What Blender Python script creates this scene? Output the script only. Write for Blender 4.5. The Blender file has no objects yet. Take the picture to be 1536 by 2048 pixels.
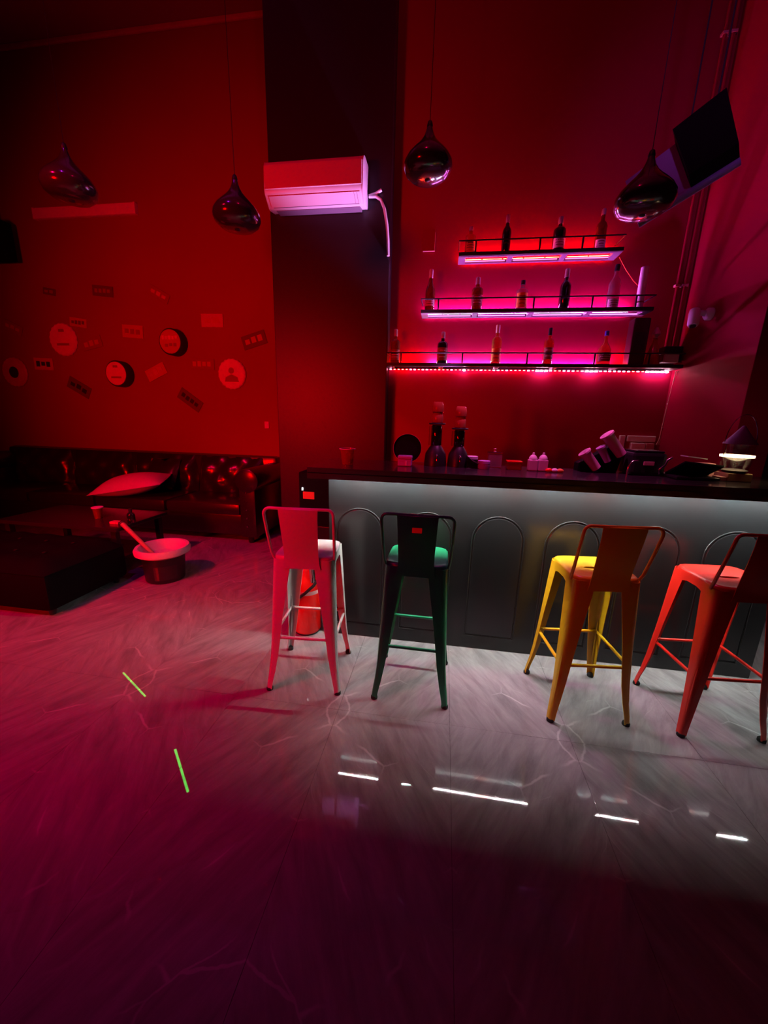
import bpy, bmesh, math, random
from mathutils import Vector, Matrix, Euler
random.seed(7)
PI = math.pi
S = bpy.context.scene
COL = S.collection

# ---------------------------------------------------------------- camera
F_PX, YAW, PITCH, ROLL, CAM_H = 766.5, 0.14689, 0.24195, 0.02745, 1.5
cy, sy = math.cos(YAW), math.sin(YAW)
f0 = Vector((-sy, cy, 0)); r0 = Vector((cy, sy, 0)); u0 = Vector((0, 0, 1))
FW = f0*math.cos(PITCH) - u0*math.sin(PITCH)
UP = u0*math.cos(PITCH) + f0*math.sin(PITCH)
RT = r0*math.cos(ROLL) + UP*math.sin(ROLL)
UP = UP*math.cos(ROLL) - r0*math.sin(ROLL)
CAM = Vector((0, 0, CAM_H))
cd = bpy.data.cameras.new('camera'); cam = bpy.data.objects.new('camera', cd); COL.objects.link(cam)
cam.matrix_world = Matrix(((RT.x, UP.x, -FW.x, CAM.x), (RT.y, UP.y, -FW.y, CAM.y), (RT.z, UP.z, -FW.z, CAM.z), (0, 0, 0, 1)))
cd.sensor_fit = 'HORIZONTAL'; cd.sensor_width = 36; cd.lens = F_PX/1536*36
cd.clip_start = 0.02; cd.clip_end = 60
S.camera = cam

def at(px, py, Y):
    """the point of the vertical plane y=Y seen at a photo pixel (used to measure the room)"""
    d = RT*((px-768)/F_PX) - UP*((py-1024)/F_PX) + FW
    return CAM + d*(Y/d.y)
def atz(px, py, z):
    d = RT*((px-768)/F_PX) - UP*((py-1024)/F_PX) + FW
    return CAM + d*((z-CAM_H)/d.z)

# ---------------------------------------------------------------- world, exposure, lights
w = bpy.data.worlds.new('World'); S.world = w; w.use_nodes = True
w.node_tree.nodes['Background'].inputs[0].default_value = (0.004, 0.0, 0.001, 1)
w.node_tree.nodes['Background'].inputs[1].default_value = 1.0
vs = S.view_settings
vs.view_transform = 'Standard'; vs.look = 'None'; vs.exposure = 0.0; vs.gamma = 1.0; vs.use_curve_mapping = False
cy_ = S.cycles
cy_.max_bounces = 6; cy_.diffuse_bounces = 1; cy_.glossy_bounces = 4; cy_.transmission_bounces = 6; cy_.transparent_max_bounces = 12
cy_.sample_clamp_indirect = 3.0; cy_.caustics_reflective = False; cy_.caustics_refractive = False
cy_.use_denoising = True

def lamp(name, kind, loc, target, energy, color, size=0.1, cone=60, blend=1.0, size_y=None):
    l = bpy.data.lights.new(name, kind); o = bpy.data.objects.new(name, l); COL.objects.link(o)
    o.location = loc
    d = Vector(target) - Vector(loc)
    o.rotation_euler = d.to_track_quat('-Z', 'Y').to_euler()
    l.energy = energy; l.color = color
    if kind == 'SPOT':
        l.spot_size = math.radians(cone); l.spot_blend = blend; l.shadow_soft_size = size
    elif kind == 'AREA':
        l.shape = 'RECTANGLE' if size_y else 'SQUARE'; l.size = size
        if size_y: l.size_y = size_y
    else:
        l.shadow_soft_size = size
    return o
# red and violet washes of unseen party lights; the fill lights are added
lamp('red_wash_light', 'SPOT', (-3.2, -1.2, 1.9), (-2.5, 4.6, 1.75), 800, (1, 0.0, 0.0), 0.35, 80, 1.0)
lamp('red_stool_fill_light', 'SPOT', (-2.4, -1.6, 1.5), (-0.92, 1.8, 0.72), 135, (1, 0.0, 0.0), 0.12, 50, 1.0)  # added spot to redden the back of the white stool
lamp('red_floor_light', 'SPOT', (-3.4, -0.6, 4.8), (-1.9, 3.1, 0.0), 1000, (1, 0.0, 0.05), 0.10, 52, 1.0)
lamp('red_fill_light', 'POINT', (-0.4, 1.4, 4.7), (0, 0, 0), 11, (1, 0.0, 0.10), 0.02)  # added fill for the upper walls, in place of bounced red light
lamp('violet_wash_light', 'SPOT', (-2.0, 0.8, 5.4), (-1.8, 2.2, 0.0), 40, (0.62, 0.01, 1.0), 0.02, 60, 1.0)
lamp('violet_ac_fill_light', 'SPOT', (0.40, 3.68, 1.45), (-1.05, 3.68, 3.45), 420, (0.85, 0.32, 1.0), 0.05, 27, 1.0)  # added spot for the violet that the shelf leds throw on the air conditioner
lamp('violet_board_fill_light', 'SPOT', (0.5, 0.3, 3.2), (1.45, 2.75, 3.45), 60, (0.70, 0.14, 1.0), 0.06, 40, 1.0)  # added spot to bring out the tilted board and the pendant tops
lamp('pink_counter_fill_light', 'SPOT', (0.45, 2.42, 3.0), (0.60, 2.70, 1.19), 135, (1.0, 0.12, 0.60), 0.06, 66, 1.0)  # added spot to brighten the things on the counter

# ---------------------------------------------------------------- materials
MATS = {}
def mat(name, color, rough=0.5, metal=0.0, spec=0.5, emit=None, estr=0.0, trans=0.0, ior=1.45, noise=0.0, nscale=30, bump=0.0, coat=0.0):
    m = bpy.data.materials.new(name); m.use_nodes = True
    nt = m.node_tree; b = nt.nodes['Principled BSDF']
    b.inputs['Base Color'].default_value = (*color, 1); b.inputs['Roughness'].default_value = rough
    b.inputs['Metallic'].default_value = metal; b.inputs['Specular IOR Level'].default_value = spec
    b.inputs['Transmission Weight'].default_value = trans; b.inputs['IOR'].default_value = ior
    b.inputs['Coat Weight'].default_value = coat; b.inputs['Coat Roughness'].default_value = 0.08
    if emit:
        b.inputs['Emission Color'].default_value = (*emit, 1); b.inputs['Emission Strength'].default_value = estr
    if noise or bump:
        tc = nt.nodes.new('ShaderNodeTexCoord'); n = nt.nodes.new('ShaderNodeTexNoise')
        n.inputs['Scale'].default_value = nscale; n.inputs['Detail'].default_value = 5
        nt.links.new(tc.outputs['Object'], n.inputs['Vector'])
        if noise:
            mx = nt.nodes.new('ShaderNodeMix'); mx.data_type = 'RGBA'
            mx.inputs['A'].default_value = (*[c*(1-noise) for c in color], 1)
            mx.inputs['B'].default_value = (*[min(1, c*(1+noise)) for c in color], 1)
            nt.links.new(n.outputs['Fac'], mx.inputs['Factor']); nt.links.new(mx.outputs['Result'], b.inputs['Base Color'])
        if bump:
            bp = nt.nodes.new('ShaderNodeBump'); bp.inputs['Strength'].default_value = bump; bp.inputs['Distance'].default_value = 0.004
            nt.links.new(n.outputs['Fac'], bp.inputs['Height']); nt.links.new(bp.outputs['Normal'], b.inputs['Normal'])
    MATS[name] = m
    return m

M_wall = mat('wall_paint', (0.36, 0.003, 0.045), 0.60, spec=0.05, noise=0.10, nscale=1.6, bump=0.05)
M_ceil = mat('ceiling_paint', (0.35, 0.02, 0.14), 0.8, noise=0.1, nscale=1.2)
M_black = mat('black_paint', (0.022, 0.018, 0.020), 0.42, spec=0.5, noise=0.15, nscale=3, bump=0.03)
M_room = mat('dark_room_paint', (0.02, 0.008, 0.010), 0.85)
M_bar = mat('bar_front_lacquer', (0.017, 0.017, 0.018), 0.22, spec=0.5, noise=0.12, nscale=4, bump=0.02)
M_slab = mat('counter_slab', (0.030, 0.024, 0.026), 0.16, spec=0.6, noise=0.2, nscale=6)
M_slabedge = mat('counter_underside', (0.02, 0.02, 0.02), 0.5)
M_led = mat('led_white', (1, 1, 1), 0.5, emit=(1.0, 0.97, 0.93), estr=270)
M_ledc = mat('led_cool', (1, 1, 1), 0.5, emit=(0.72, 1.0, 0.98), estr=270)
M_ledr = mat('led_rose', (1, 1, 1), 0.5, emit=(1.0, 0.50, 0.45), estr=270)
M_tube_top = mat('tube_rose', (0.05, 0.02, 0.04), 0.5, emit=(1.0, 0.10, 0.35), estr=4)
M_tube_mid = mat('tube_pink', (0.05, 0.02, 0.04), 0.5, emit=(1.0, 0.14, 0.75), estr=4)
M_red_led = mat('led_red', (1, 1, 1), 0.5, emit=(1.0, 0.02, 0.005), estr=420)
M_pink_led = mat('led_hot_pink', (1, 1, 1), 0.5, emit=(1.0, 0.14, 0.95), estr=380)
M_lilac_led = mat('led_lilac', (1, 1, 1), 0.5, emit=(0.8, 0.5, 1.0), estr=460)
M_dot_red = mat('dot_red', (1, 1, 1), 0.5, emit=(1.0, 0.04, 0.03), estr=44)
M_dot_pink = mat('dot_pink', (1, 1, 1), 0.5, emit=(1.0, 0.22, 0.4), estr=30)
M_dot_white = mat('dot_white', (1, 1, 1), 0.5, emit=(1.0, 0.55, 0.68), estr=80)
M_steel = mat('black_steel', (0.02, 0.018, 0.02), 0.4, spec=0.5)
M_under = mat('shelf_frame_grey', (0.16, 0.14, 0.19), 0.5, metal=0.0)
M_chrome = mat('chrome', (0.8, 0.78, 0.78), 0.12, metal=1.0)
M_white = mat('white_plastic', (0.92, 0.90, 0.92), 0.35)
M_cream = mat('cream_plastic', (0.62, 0.52, 0.42), 0.5)
M_acw = mat('air_conditioner_white', (0.80, 0.78, 0.80), 0.38, noise=0.03, nscale=5)
M_acd = mat('air_conditioner_seam', (0.22, 0.16, 0.22), 0.6)
M_leather = mat('black_leather', (0.022, 0.016, 0.016), 0.26, spec=0.8, noise=0.2, nscale=14, bump=0.35)
M_fabric = mat('pale_fabric', (0.75, 0.66, 0.68), 0.85, noise=0.08, nscale=60, bump=0.2)
M_darkfab = mat('black_fabric', (0.006, 0.005, 0.006), 0.8, spec=0.08, noise=0.2, nscale=40, bump=0.2)
M_pend = mat('pendant_black_gloss', (0.030, 0.024, 0.024), 0.16, spec=0.8, coat=0.6)
M_cord = mat('black_cord', (0.015, 0.015, 0.015), 0.6)
M_rubber = mat('black_rubber', (0.012, 0.012, 0.012), 0.7)
M_redp = mat('extinguisher_red', (0.92, 0.008, 0.006), 0.25, coat=0.4)
M_tan = mat('tan_wood', (0.52, 0.36, 0.18), 0.5, noise=0.2, nscale=20)
M_signp = mat('sign_pale', (0.95, 0.75, 0.68), 0.6, noise=0.15, nscale=9)
M_print = mat('sign_print', (0.33, 0.03, 0.05), 0.6)
M_signl = mat('sign_dull', (0.17, 0.004, 0.02), 0.6)
M_signk = mat('sign_soft', (0.60, 0.02, 0.06), 0.6)
M_signm = mat('sign_mid', (0.66, 0.30, 0.30), 0.6, noise=0.2, nscale=9)
M_signd = mat('sign_dark', (0.03, 0.02, 0.02), 0.6, noise=0.2, nscale=9)
M_purple = mat('purple_plastic', (0.55, 0.32, 0.75), 0.4)
M_board = mat('board_purple_grey', (0.30, 0.22, 0.40), 0.6, noise=0.12, nscale=12)
M_clear = mat('clear_glass', (0.98, 0.98, 0.98), 0.03, trans=1.0, ior=1.45)
M_screen_red = mat('display_red', (0.5, 0.01, 0.01), 0.3, emit=(1, 0.02, 0.02), estr=0.22)
M_indicator = mat('indicator_white', (1, 1, 1), 0.4, emit=(0.8, 0.9, 1), estr=6)
M_lampglow = mat('lamp_ring_glow', (1, 1, 1), 0.4, emit=(1.0, 0.72, 0.34), estr=9)

def stool_mat(name, c):
    return mat(name, c, 0.30, spec=0.5, coat=0.25, noise=0.04, nscale=8, bump=0.02)

# marble floor: mirrored (book-matched) veins that turn from tile to tile
TW, TL = 0.58, 1.20
def floor_mat():
    m = bpy.data.materials.new('grey_marble_tile'); m.use_nodes = True
    nt = m.node_tree; N = nt.nodes; L = nt.links; b = N['Principled BSDF']
    geo = N.new('ShaderNodeNewGeometry'); sep = N.new('ShaderNodeSeparateXYZ'); L.new(geo.outputs['Position'], sep.inputs[0])
    def math_(op, a, bb=None, c=None):
        n = N.new('ShaderNodeMath'); n.operation = op
        for i, v in enumerate((a, bb, c)):
            if v is None: continue
            if isinstance(v, (int, float)): n.inputs[i].default_value = v
            else: L.new(v, n.inputs[i])
        return n.outputs[0]
    xx = math_('SUBTRACT', sep.outputs[0], 0.12); yy = math_('SUBTRACT', sep.outputs[1], 1.66)
    px = math_('PINGPONG', xx, TW); py = math_('PINGPONG', yy, TL)
    cmb = N.new('ShaderNodeCombineXYZ'); L.new(px, cmb.inputs[0]); L.new(py, cmb.inputs[1])
    def stretched(angle, sc, off=(0, 0, 0)):
        r_ = N.new('ShaderNodeVectorRotate'); r_.rotation_type = 'Z_AXIS'; r_.inputs['Angle'].default_value = math.radians(angle); L.new(cmb.outputs[0], r_.inputs['Vector'])
        m_ = N.new('ShaderNodeMapping'); m_.inputs['Scale'].default_value = sc; m_.inputs['Location'].default_value = off; L.new(r_.outputs[0], m_.inputs[0]); return m_
    mp = stretched(62, (1.0, 4.6, 1))
    n1 = N.new('ShaderNodeTexNoise'); n1.inputs['Scale'].default_value = 3.2; n1.inputs['Detail'].default_value = 9; n1.inputs['Roughness'].default_value = 0.66; n1.inputs['Distortion'].default_value = 0.45
    L.new(mp.outputs[0], n1.inputs[0])
    r1 = N.new('ShaderNodeValToRGB'); L.new(n1.outputs[0], r1.inputs[0])
    e = r1.color_ramp.elements; e[0].position = 0.32; e[0].color = (0.25, 0.24, 0.245, 1); e[1].position = 0.72; e[1].color = (0.46, 0.445, 0.45, 1)
    # thin pale veins
    wn = N.new('ShaderNodeTexNoise'); wn.inputs['Scale'].default_value = 5.0; wn.inputs['Detail'].default_value = 4
    L.new(cmb.outputs[0], wn.inputs[0])
    mp2 = stretched(48, (1.0, 2.0, 1), (0.37, 0.21, 0))
    ad = N.new('ShaderNodeVectorMath'); ad.operation = 'MULTIPLY_ADD'; L.new(wn.outputs['Color'], ad.inputs[0]); ad.inputs[1].default_value = (0.16, 0.16, 0); L.new(mp2.outputs[0], ad.inputs[2])
    vo = N.new('ShaderNodeTexVoronoi'); vo.feature = 'DISTANCE_TO_EDGE'; vo.inputs['Scale'].default_value = 2.1; L.new(ad.outputs[0], vo.inputs['Vector'])
    v = math_('MAXIMUM', math_('SUBTRACT', 1.0, math_('MULTIPLY', vo.outputs['Distance'], 80.0)), 0.0)
    n3 = N.new('ShaderNodeTexNoise'); n3.inputs['Scale'].default_value = 3.0; n3.inputs['Detail'].default_value = 2; L.new(cmb.outputs[0], n3.inputs[0])
    v = math_('MINIMUM', math_('MULTIPLY', v, math_('MULTIPLY', math_('MAXIMUM', math_('SUBTRACT', n3.outputs[0], 0.50), 0.0), 5.0)), 0.38)
    mx = N.new('ShaderNodeMix'); mx.data_type = 'RGBA'; L.new(v, mx.inputs['Factor']); L.new(r1.outputs[0], mx.inputs['A']); mx.inputs['B'].default_value = (0.85, 0.83, 0.84, 1)
    L.new(mx.outputs['Result'], b.inputs['Base Color'])
    b.inputs['Roughness'].default_value = 0.06; b.inputs['Specular IOR Level'].default_value = 0.5
    rr = N.new('ShaderNodeMapRange'); L.new(n1.outputs[0], rr.inputs[0]); rr.inputs[3].default_value = 0.015; rr.inputs[4].default_value = 0.05
    L.new(rr.outputs[0], b.inputs['Roughness'])
    return m
M_floor = floor_mat()
M_grout = mat('grout', (0.10, 0.095, 0.10), 0.8)

def glass_panel_mat():
    m = bpy.data.materials.new('shelf_glass'); m.use_nodes = True
    nt = m.node_tree; N = nt.nodes; L = nt.links; N.remove(N['Principled BSDF'])
    t = N.new('ShaderNodeBsdfTransparent'); t.inputs[0].default_value = (0.9, 0.88, 0.92, 1)
    g = N.new('ShaderNodeBsdfGlossy'); g.inputs['Roughness'].default_value = 0.05
    mx = N.new('ShaderNodeMixShader'); mx.inputs[0].default_value = 0.08
    L.new(t.outputs[0], mx.inputs[1]); L.new(g.outputs[0], mx.inputs[2]); L.new(mx.outputs[0], N['Material Output'].inputs[0])
    return m
M_glasspanel = glass_panel_mat()

# ---------------------------------------------------------------- helpers
class MB:
    def __init__(s): s.v = []; s.f = []; s.boxy = True
    def add(s, vs, fs):
        if len(fs) > 60: s.boxy = False
        o = len(s.v); s.v += [tuple(p) for p in vs]; s.f += [tuple(i+o for i in f) for f in fs]; return s
    def box(s, a, b, bev=0.0, rot=None, piv=None):
        """box from corner a to corner b, chamfered edges"""
        bm = bmesh.new(); bmesh.ops.create_cube(bm, size=1.0)
        c = [(a[i]+b[i])/2 for i in range(3)]; d = [abs(b[i]-a[i]) for i in range(3)]
        for v in bm.verts: v.co = Vector((v.co.x*d[0]+c[0], v.co.y*d[1]+c[1], v.co.z*d[2]+c[2]))
        if bev > 0.022: s.boxy = False
        if bev > 0:
            bmesh.ops.bevel(bm, geom=bm.edges[:], offset=min(bev, min(d)*0.45), segments=2, affect='EDGES', profile=0.6)
        if rot is not None:
            p = Vector(piv if piv else c)
            for v in bm.verts: v.co = rot @ (v.co-p) + p
        bm.verts.index_update()
        s.add([v.co for v in bm.verts], [[v.index for v in f.verts] for f in bm.faces]); bm.free(); return s
    def lathe(s, prof, n=24, c=(0, 0, 0), mtx=None, sx=1, sy=1, ring=False):
        s.boxy = False
        if ring: prof = list(prof)+[prof[0]]
        vs = []; fs = []
        for r, z in prof:
            for k in range(n):
                a = 2*PI*k/n; vs.append(Vector((c[0]+r*math.cos(a)*sx, c[1]+r*math.sin(a)*sy, c[2]+z)))
        m = len(prof)
        for i in range(m-1):
            for k in range(n):
                fs.append((i*n+k, i*n+(k+1) % n, (i+1)*n+(k+1) % n, (i+1)*n+k))
        if prof[0][0] > 1e-5 and not ring: fs.append(tuple(range(n-1, -1, -1)))
        if prof[-1][0] > 1e-5 and not ring: fs.append(tuple((m-1)*n+k for k in range(n)))
        if mtx: vs = [mtx @ v for v in vs]
        return s.add(vs, fs)
    def tube(s, pts, r, n=8, closed=False):
        s.boxy = False
        pts = [Vector(p) for p in pts]; m = len(pts); vs = []; fs = []
        prev = None
        for i, p in enumerate(pts):
            if closed: t = pts[(i+1) % m]-pts[i-1]
            else: t = pts[min(i+1, m-1)]-pts[max(i-1, 0)]
            t.normalize()
            if prev is None:
                u = t.orthogonal().normalized()
            else:
                u = (prev - t*prev.dot(t)).normalized()
            prev = u; w_ = t.cross(u)
            rr = r[i] if isinstance(r, (list, tuple)) else r
            for k in range(n):
                a = 2*PI*k/n; vs.append(p + (u*math.cos(a)+w_*math.sin(a))*rr)
        for i in range(m if closed else m-1):
            j = (i+1) % m
            for k in range(n): fs.append((i*n+k, i*n+(k+1) % n, j*n+(k+1) % n, j*n+k))
        if not closed: fs.append(tuple(range(n-1, -1, -1))); fs.append(tuple((m-1)*n+k for k in range(n)))
        return s.add(vs, fs)
    def prism(s, outline, y0, y1):
        """outline of (x,z) extruded along y"""
        n = len(outline); vs = [(x, y0, z) for x, z in outline]+[(x, y1, z) for x, z in outline]
        fs = [tuple(range(n)), tuple(range(2*n-1, n-1, -1))]+[(i, i+n, (i+1) % n+n, (i+1) % n) for i in range(n)]
        return s.add(vs, fs)
    def loft(s, rings, close=True, cap0=True, cap1=True):
        s.boxy = False
        n = len(rings[0]); vs = [p for r in rings for p in r]; fs = []
        for i in range(len(rings)-1):
            for k in range(n if close else n-1):
                fs.append((i*n+k, i*n+(k+1) % n, (i+1)*n+(k+1) % n, (i+1)*n+k))
        if cap0: fs.append(tuple(range(n-1, -1, -1)))
        if cap1: fs.append(tuple((len(rings)-1)*n+k for k in range(n)))
        return s.add(vs, fs)
    def mesh(s, name, m, smooth=True):
        me = bpy.data.meshes.new(name); me.from_pydata(s.v, [], s.f)
        bm = bmesh.new(); bm.from_mesh(me); bmesh.ops.recalc_face_normals(bm, faces=bm.faces[:]); bm.to_mesh(me); bm.free()
        me.materials.append(m)
        if smooth and not s.boxy:
            me.polygons.foreach_set('use_smooth', [True]*len(me.polygons))
            me.set_sharp_from_angle(angle=math.radians(50 if not any(len(f) > 12 for f in s.f) else 48))
        return me
    def build(s, name, m, parent=None, loc=None, smooth=True):
        o = bpy.data.objects.new(name, s.mesh(name, m, smooth)); COL.objects.link(o)
        if parent: o.parent = parent
        if loc is not None: o.location = loc
        return o

def empty(name, loc, label, cat, group=None, rz=0.0):
    o = bpy.data.objects.new(name, None); COL.objects.link(o); o.location = loc; o.rotation_euler = (0, 0, rz)
    o.empty_display_size = 0.05
    return tag(o, label, cat, group)
def tag(o, label, cat, group=None, kind=None):
    o['label'] = label; o['category'] = cat
    if group: o['group'] = group
    if kind: o['kind'] = kind
    return o
def struct(o): o['kind'] = 'structure'; return o
def arc(cx, cz, r, a0, a1, n):
    return [(cx+r*math.cos(a0+(a1-a0)*i/n), cz+r*math.sin(a0+(a1-a0)*i/n)) for i in range(n+1)]
def rrect(hw, hh, r, n=5, cx=0, cz=0):
    p = []
    for sx, sz, a in ((1, 1, 0), (-1, 1, PI/2), (-1, -1, PI), (1, -1, 1.5*PI)):
        p += arc(cx+sx*(hw-r), cz+sz*(hh-r), r, a, a+PI/2, n)
    return p
def blocks(mb, x0, x1, z0, z1, y0, y1, n, rnd):
    """a row of small raised strokes standing for worn unreadable print"""
    for i in range(n):
        a = x0+(x1-x0)*(i+0.12)/n; b = x0+(x1-x0)*(i+0.82)/n
        zz = z0+(z1-z0)*rnd.uniform(0, 0.25)
        mb.box((a, y0, zz), (b, y1, z1-(z1-z0)*rnd.uniform(0, 0.25)))
    return mb

# ---------------------------------------------------------------- the room
WL_Y, WB_Y, WR_X, H = 5.0, 4.0, 1.99, 5.68
PX0, PX1, PY = -1.70, -0.583, 3.85
XMIN, XMAX, YMIN = -8.0, 3.4, -4.0

fl = struct(MB().box((XMIN, YMIN, -0.12), (XMAX, WL_Y+0.1, -0.012)).build('floor', M_grout))
tile_me = {}
gx0 = 0.12-TW*math.ceil((0.12-XMIN)/TW); gy0 = 1.66-TL*math.ceil((1.66-YMIN)/TL)
x = gx0
base_tile = MB().box((0.0006, 0.0006, -0.012), (TW-0.0006, TL-0.0006, 0.0), bev=0.0006).mesh('tile', M_floor, False)
nt_ = 0
while x < XMAX:
    y = gy0
    while y < WL_Y:
        # only whole tiles between the walls, none behind the bar walls
        if x+TW > XMIN and x < XMAX and y+TL > YMIN:
            o = bpy.data.objects.new('tile', base_tile); COL.objects.link(o); o.parent = fl; o.location = (x, y, 0); nt_ += 1
        y += TL
    x += TW

struct(MB().box((XMIN, YMIN, H), (XMAX, WL_Y+0.1, H+0.1)).build('ceiling', M_ceil))
struct(MB().box((XMIN-0.1, WL_Y, -0.1), (PX0+0.3, WL_Y+0.12, H)).build('wall_lounge', M_wall))
struct(MB().box((PX1-0.05, WB_Y, -0.1), (WR_X+0.2, WB_Y+0.12, H)).build('wall_back', M_wall))
struct(MB().box((PX0, PY, 0), (PX1, WL_Y+0.05, H), bev=0.006).build('wall_pillar', M_black))
struct(MB().box((WR_X, 3.03, 0), (WR_X+0.22, WB_Y, H), bev=0.004).build('wall_right', M_wall))
struct(MB().box((XMAX, YMIN, 0), (XMAX+0.1, WB_Y, H)).build('wall_passage', M_room))
struct(MB().box((WR_X+0.22, WB_Y-0.02, 0), (XMAX, WB_Y+0.1, H)).build('wall_passage_end', M_room))
struct(MB().box((XMIN-0.1, YMIN, 0), (XMIN, WL_Y, H)).build('wall_left', M_room))
struct(MB().box((XMIN, YMIN-0.1, 0), (XMAX, YMIN, H)).build('wall_rear', M_room))
# thin cornice under the ceiling of the lounge wall
struct(MB().prism([(0, 0), (0.03, 0), (0.03, 0.045), (0, 0.045)], 0, 1).build('trim_1', M_wall))
o = bpy.data.objects['trim_1']
me = MB().box((XMIN, WL_Y-0.035, H-0.05), (PX0, WL_Y, H), bev=0.012).mesh('trim_1', M_signm); o.data = me

# ---------------------------------------------------------------- the bar
BY0, BY1, BX0, BX1 = 2.367, 2.72, -0.718, 1.945
UZ, TZ, LZ = 1.152, 1.19, 1.121
bar = empty('bar_cabinet', ((BX0+BX1)/2, BY0, 0), 'long dark grey lacquered bar front with a row of arched panels under the counter slab', 'bar')
bc = Vector(((BX0+BX1)/2, BY0, 0))
def rel(p, c): return (p[0]-c[0], p[1]-c[1], p[2]-c[2])
MB().box(rel((BX0, BY0, 0.0), bc), rel((BX1, BY1, UZ), bc), bev=0.004).build('body', M_bar, bar)
for i in range(6):
    x0 = -0.665+0.44*i; x1 = min(x0+0.315, BX1-0.03); r = (x1-x0)/2
    out = [(x0, 0.098), (x1, 0.098)] + arc((x0+x1)/2, 0.923-r, r, 0, PI, 18)
    out = [(a-bc.x, b) for a, b in out]
    inn = [((a-((x0+x1)/2-bc.x))*0.955+((x0+x1)/2-bc.x), (b-0.5)*0.986+0.5) for a, b in out]
    n = len(out)
    # moulding: a thin raised ridge round a flush field
    mb = MB()
    pts = [(a, -0.001, b) for a, b in out]
    mb.tube(pts, 0.0042, 6, closed=True)
    fld = MB().add([(a, -0.0005, b) for a, b in inn]+[(a*1.0, -0.004, b) for a, b in [((p[0]-((x0+x1)/2-bc.x))*0.96+((x0+x1)/2-bc.x), (p[1]-0.5)*0.985+0.5) for p in inn]],
                   [tuple(range(n, 2*n))]+[(k, (k+1) % n, (k+1) % n+n, k+n) for k in range(n)])
    p = fld.build('arched_panel', M_bar, bar)
    mb.build('moulding', M_bar, p)
ctr = empty('countertop', (BX0-0.1, 2.26, TZ), 'long black glossy counter slab lying on the bar', 'countertop')
cc = (BX0-0.1, 2.26, TZ)
MB().box(rel((BX0-0.105, 2.26, UZ), cc), rel((2.25, 2.82, TZ), cc), bev=0.003).build('slab', M_slab, ctr)
MB().box(rel((BX0-0.105, 2.26, LZ), cc), rel((2.25, 2.272, UZ+0.01), cc), bev=0.002).build('front_lip', M_slab, ctr)  # front band of the slab, made a lip to cut off the strip's light
MB().box(rel((BX0-0.105, 2.273, LZ), cc), rel((BX0-0.093, 2.82, UZ+0.01), cc), bev=0.002).build('end_lip', M_slab, ctr)
# white led strip under the overhang
strip = empty('led_strip', (BX0, 2.2925, UZ), 'white led strip glued under the front overhang of the counter', 'led strip')
xs = BX0+0.01; k = 0
seq = [M_led, M_ledc, M_ledr, M_led, M_led, M_ledc, M_led]
while xs < 2.15:
    xe = min(xs+(0.05, 0.09, 0.03, 0.11, 0.07)[k % 5], 2.15)
    MB().box((xs-BX0, -0.0065, -0.005), (xe-BX0-0.004, 0.0065, -0.001)).build('led_segment', seq[k % 7], strip, smooth=False)
    xs = xe; k += 1
MB().box((0.01, -0.008, -0.001), (2.15-BX0, 0.008, 0.0)).build('tape', M_white, strip)

# ---------------------------------------------------------------- stools
def L_section(hx, hy, w, sx, sy, z, t=0.0035, n=5):
    """open L-shaped pressed steel section, rounded outside corner at (sx*hx, sy*hy)"""
    r = min(0.45*w, 0.030)
    outer = [(hx-w, hy)] + [(hx-r+r*math.sin(a), hy-r+r*math.cos(a)) for a in [PI/2*i/n for i in range(n+1)]] + [(hx, hy-w)]
    ri = max(r-t, 0.001)
    inner = [(hx-w, hy-t)] + [(hx-r+ri*math.sin(a), hy-r+ri*math.cos(a)) for a in [PI/2*i/n for i in range(n+1)]] + [(hx-t, hy-w)]
    pts = outer + inner[::-1]
    return [(sx*x, sy*y, z) for x, y in pts]
def leg_h(z):   # half footprint at height z
    P = [(0.0, 0.2075), (0.05, 0.203), (0.12, 0.1935), (0.22, 0.184), (0.45, 0.174), (0.74, 0.160), (0.772, 0.158)]
    return interp(P, z)
def leg_w(z):
    P = [(0.0, 0.030), (0.06, 0.033), (0.22, 0.046), (0.45, 0.066), (0.70, 0.093), (0.772, 0.100)]
    return interp(P, z)
def interp(P, z):
    for (a, b), (c, d) in zip(P, P[1:]):
        if z <= c: return b+(d-b)*(z-a)/(c-a)
    return P[-1][1]
def sq_ring(h, r, z, n=32, dz=None):
    out = []
    for k in range(n):
        a = 2*PI*(k+0.5)/n; c, s_ = math.cos(a), math.sin(a)
        p = 6.0
        q = (abs(c)**p+abs(s_)**p)**(-1/p)
        x, y = h*q*c, h*q*s_
        out.append((x, y, z+(dz(x, y) if dz else 0)))
    return out
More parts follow.
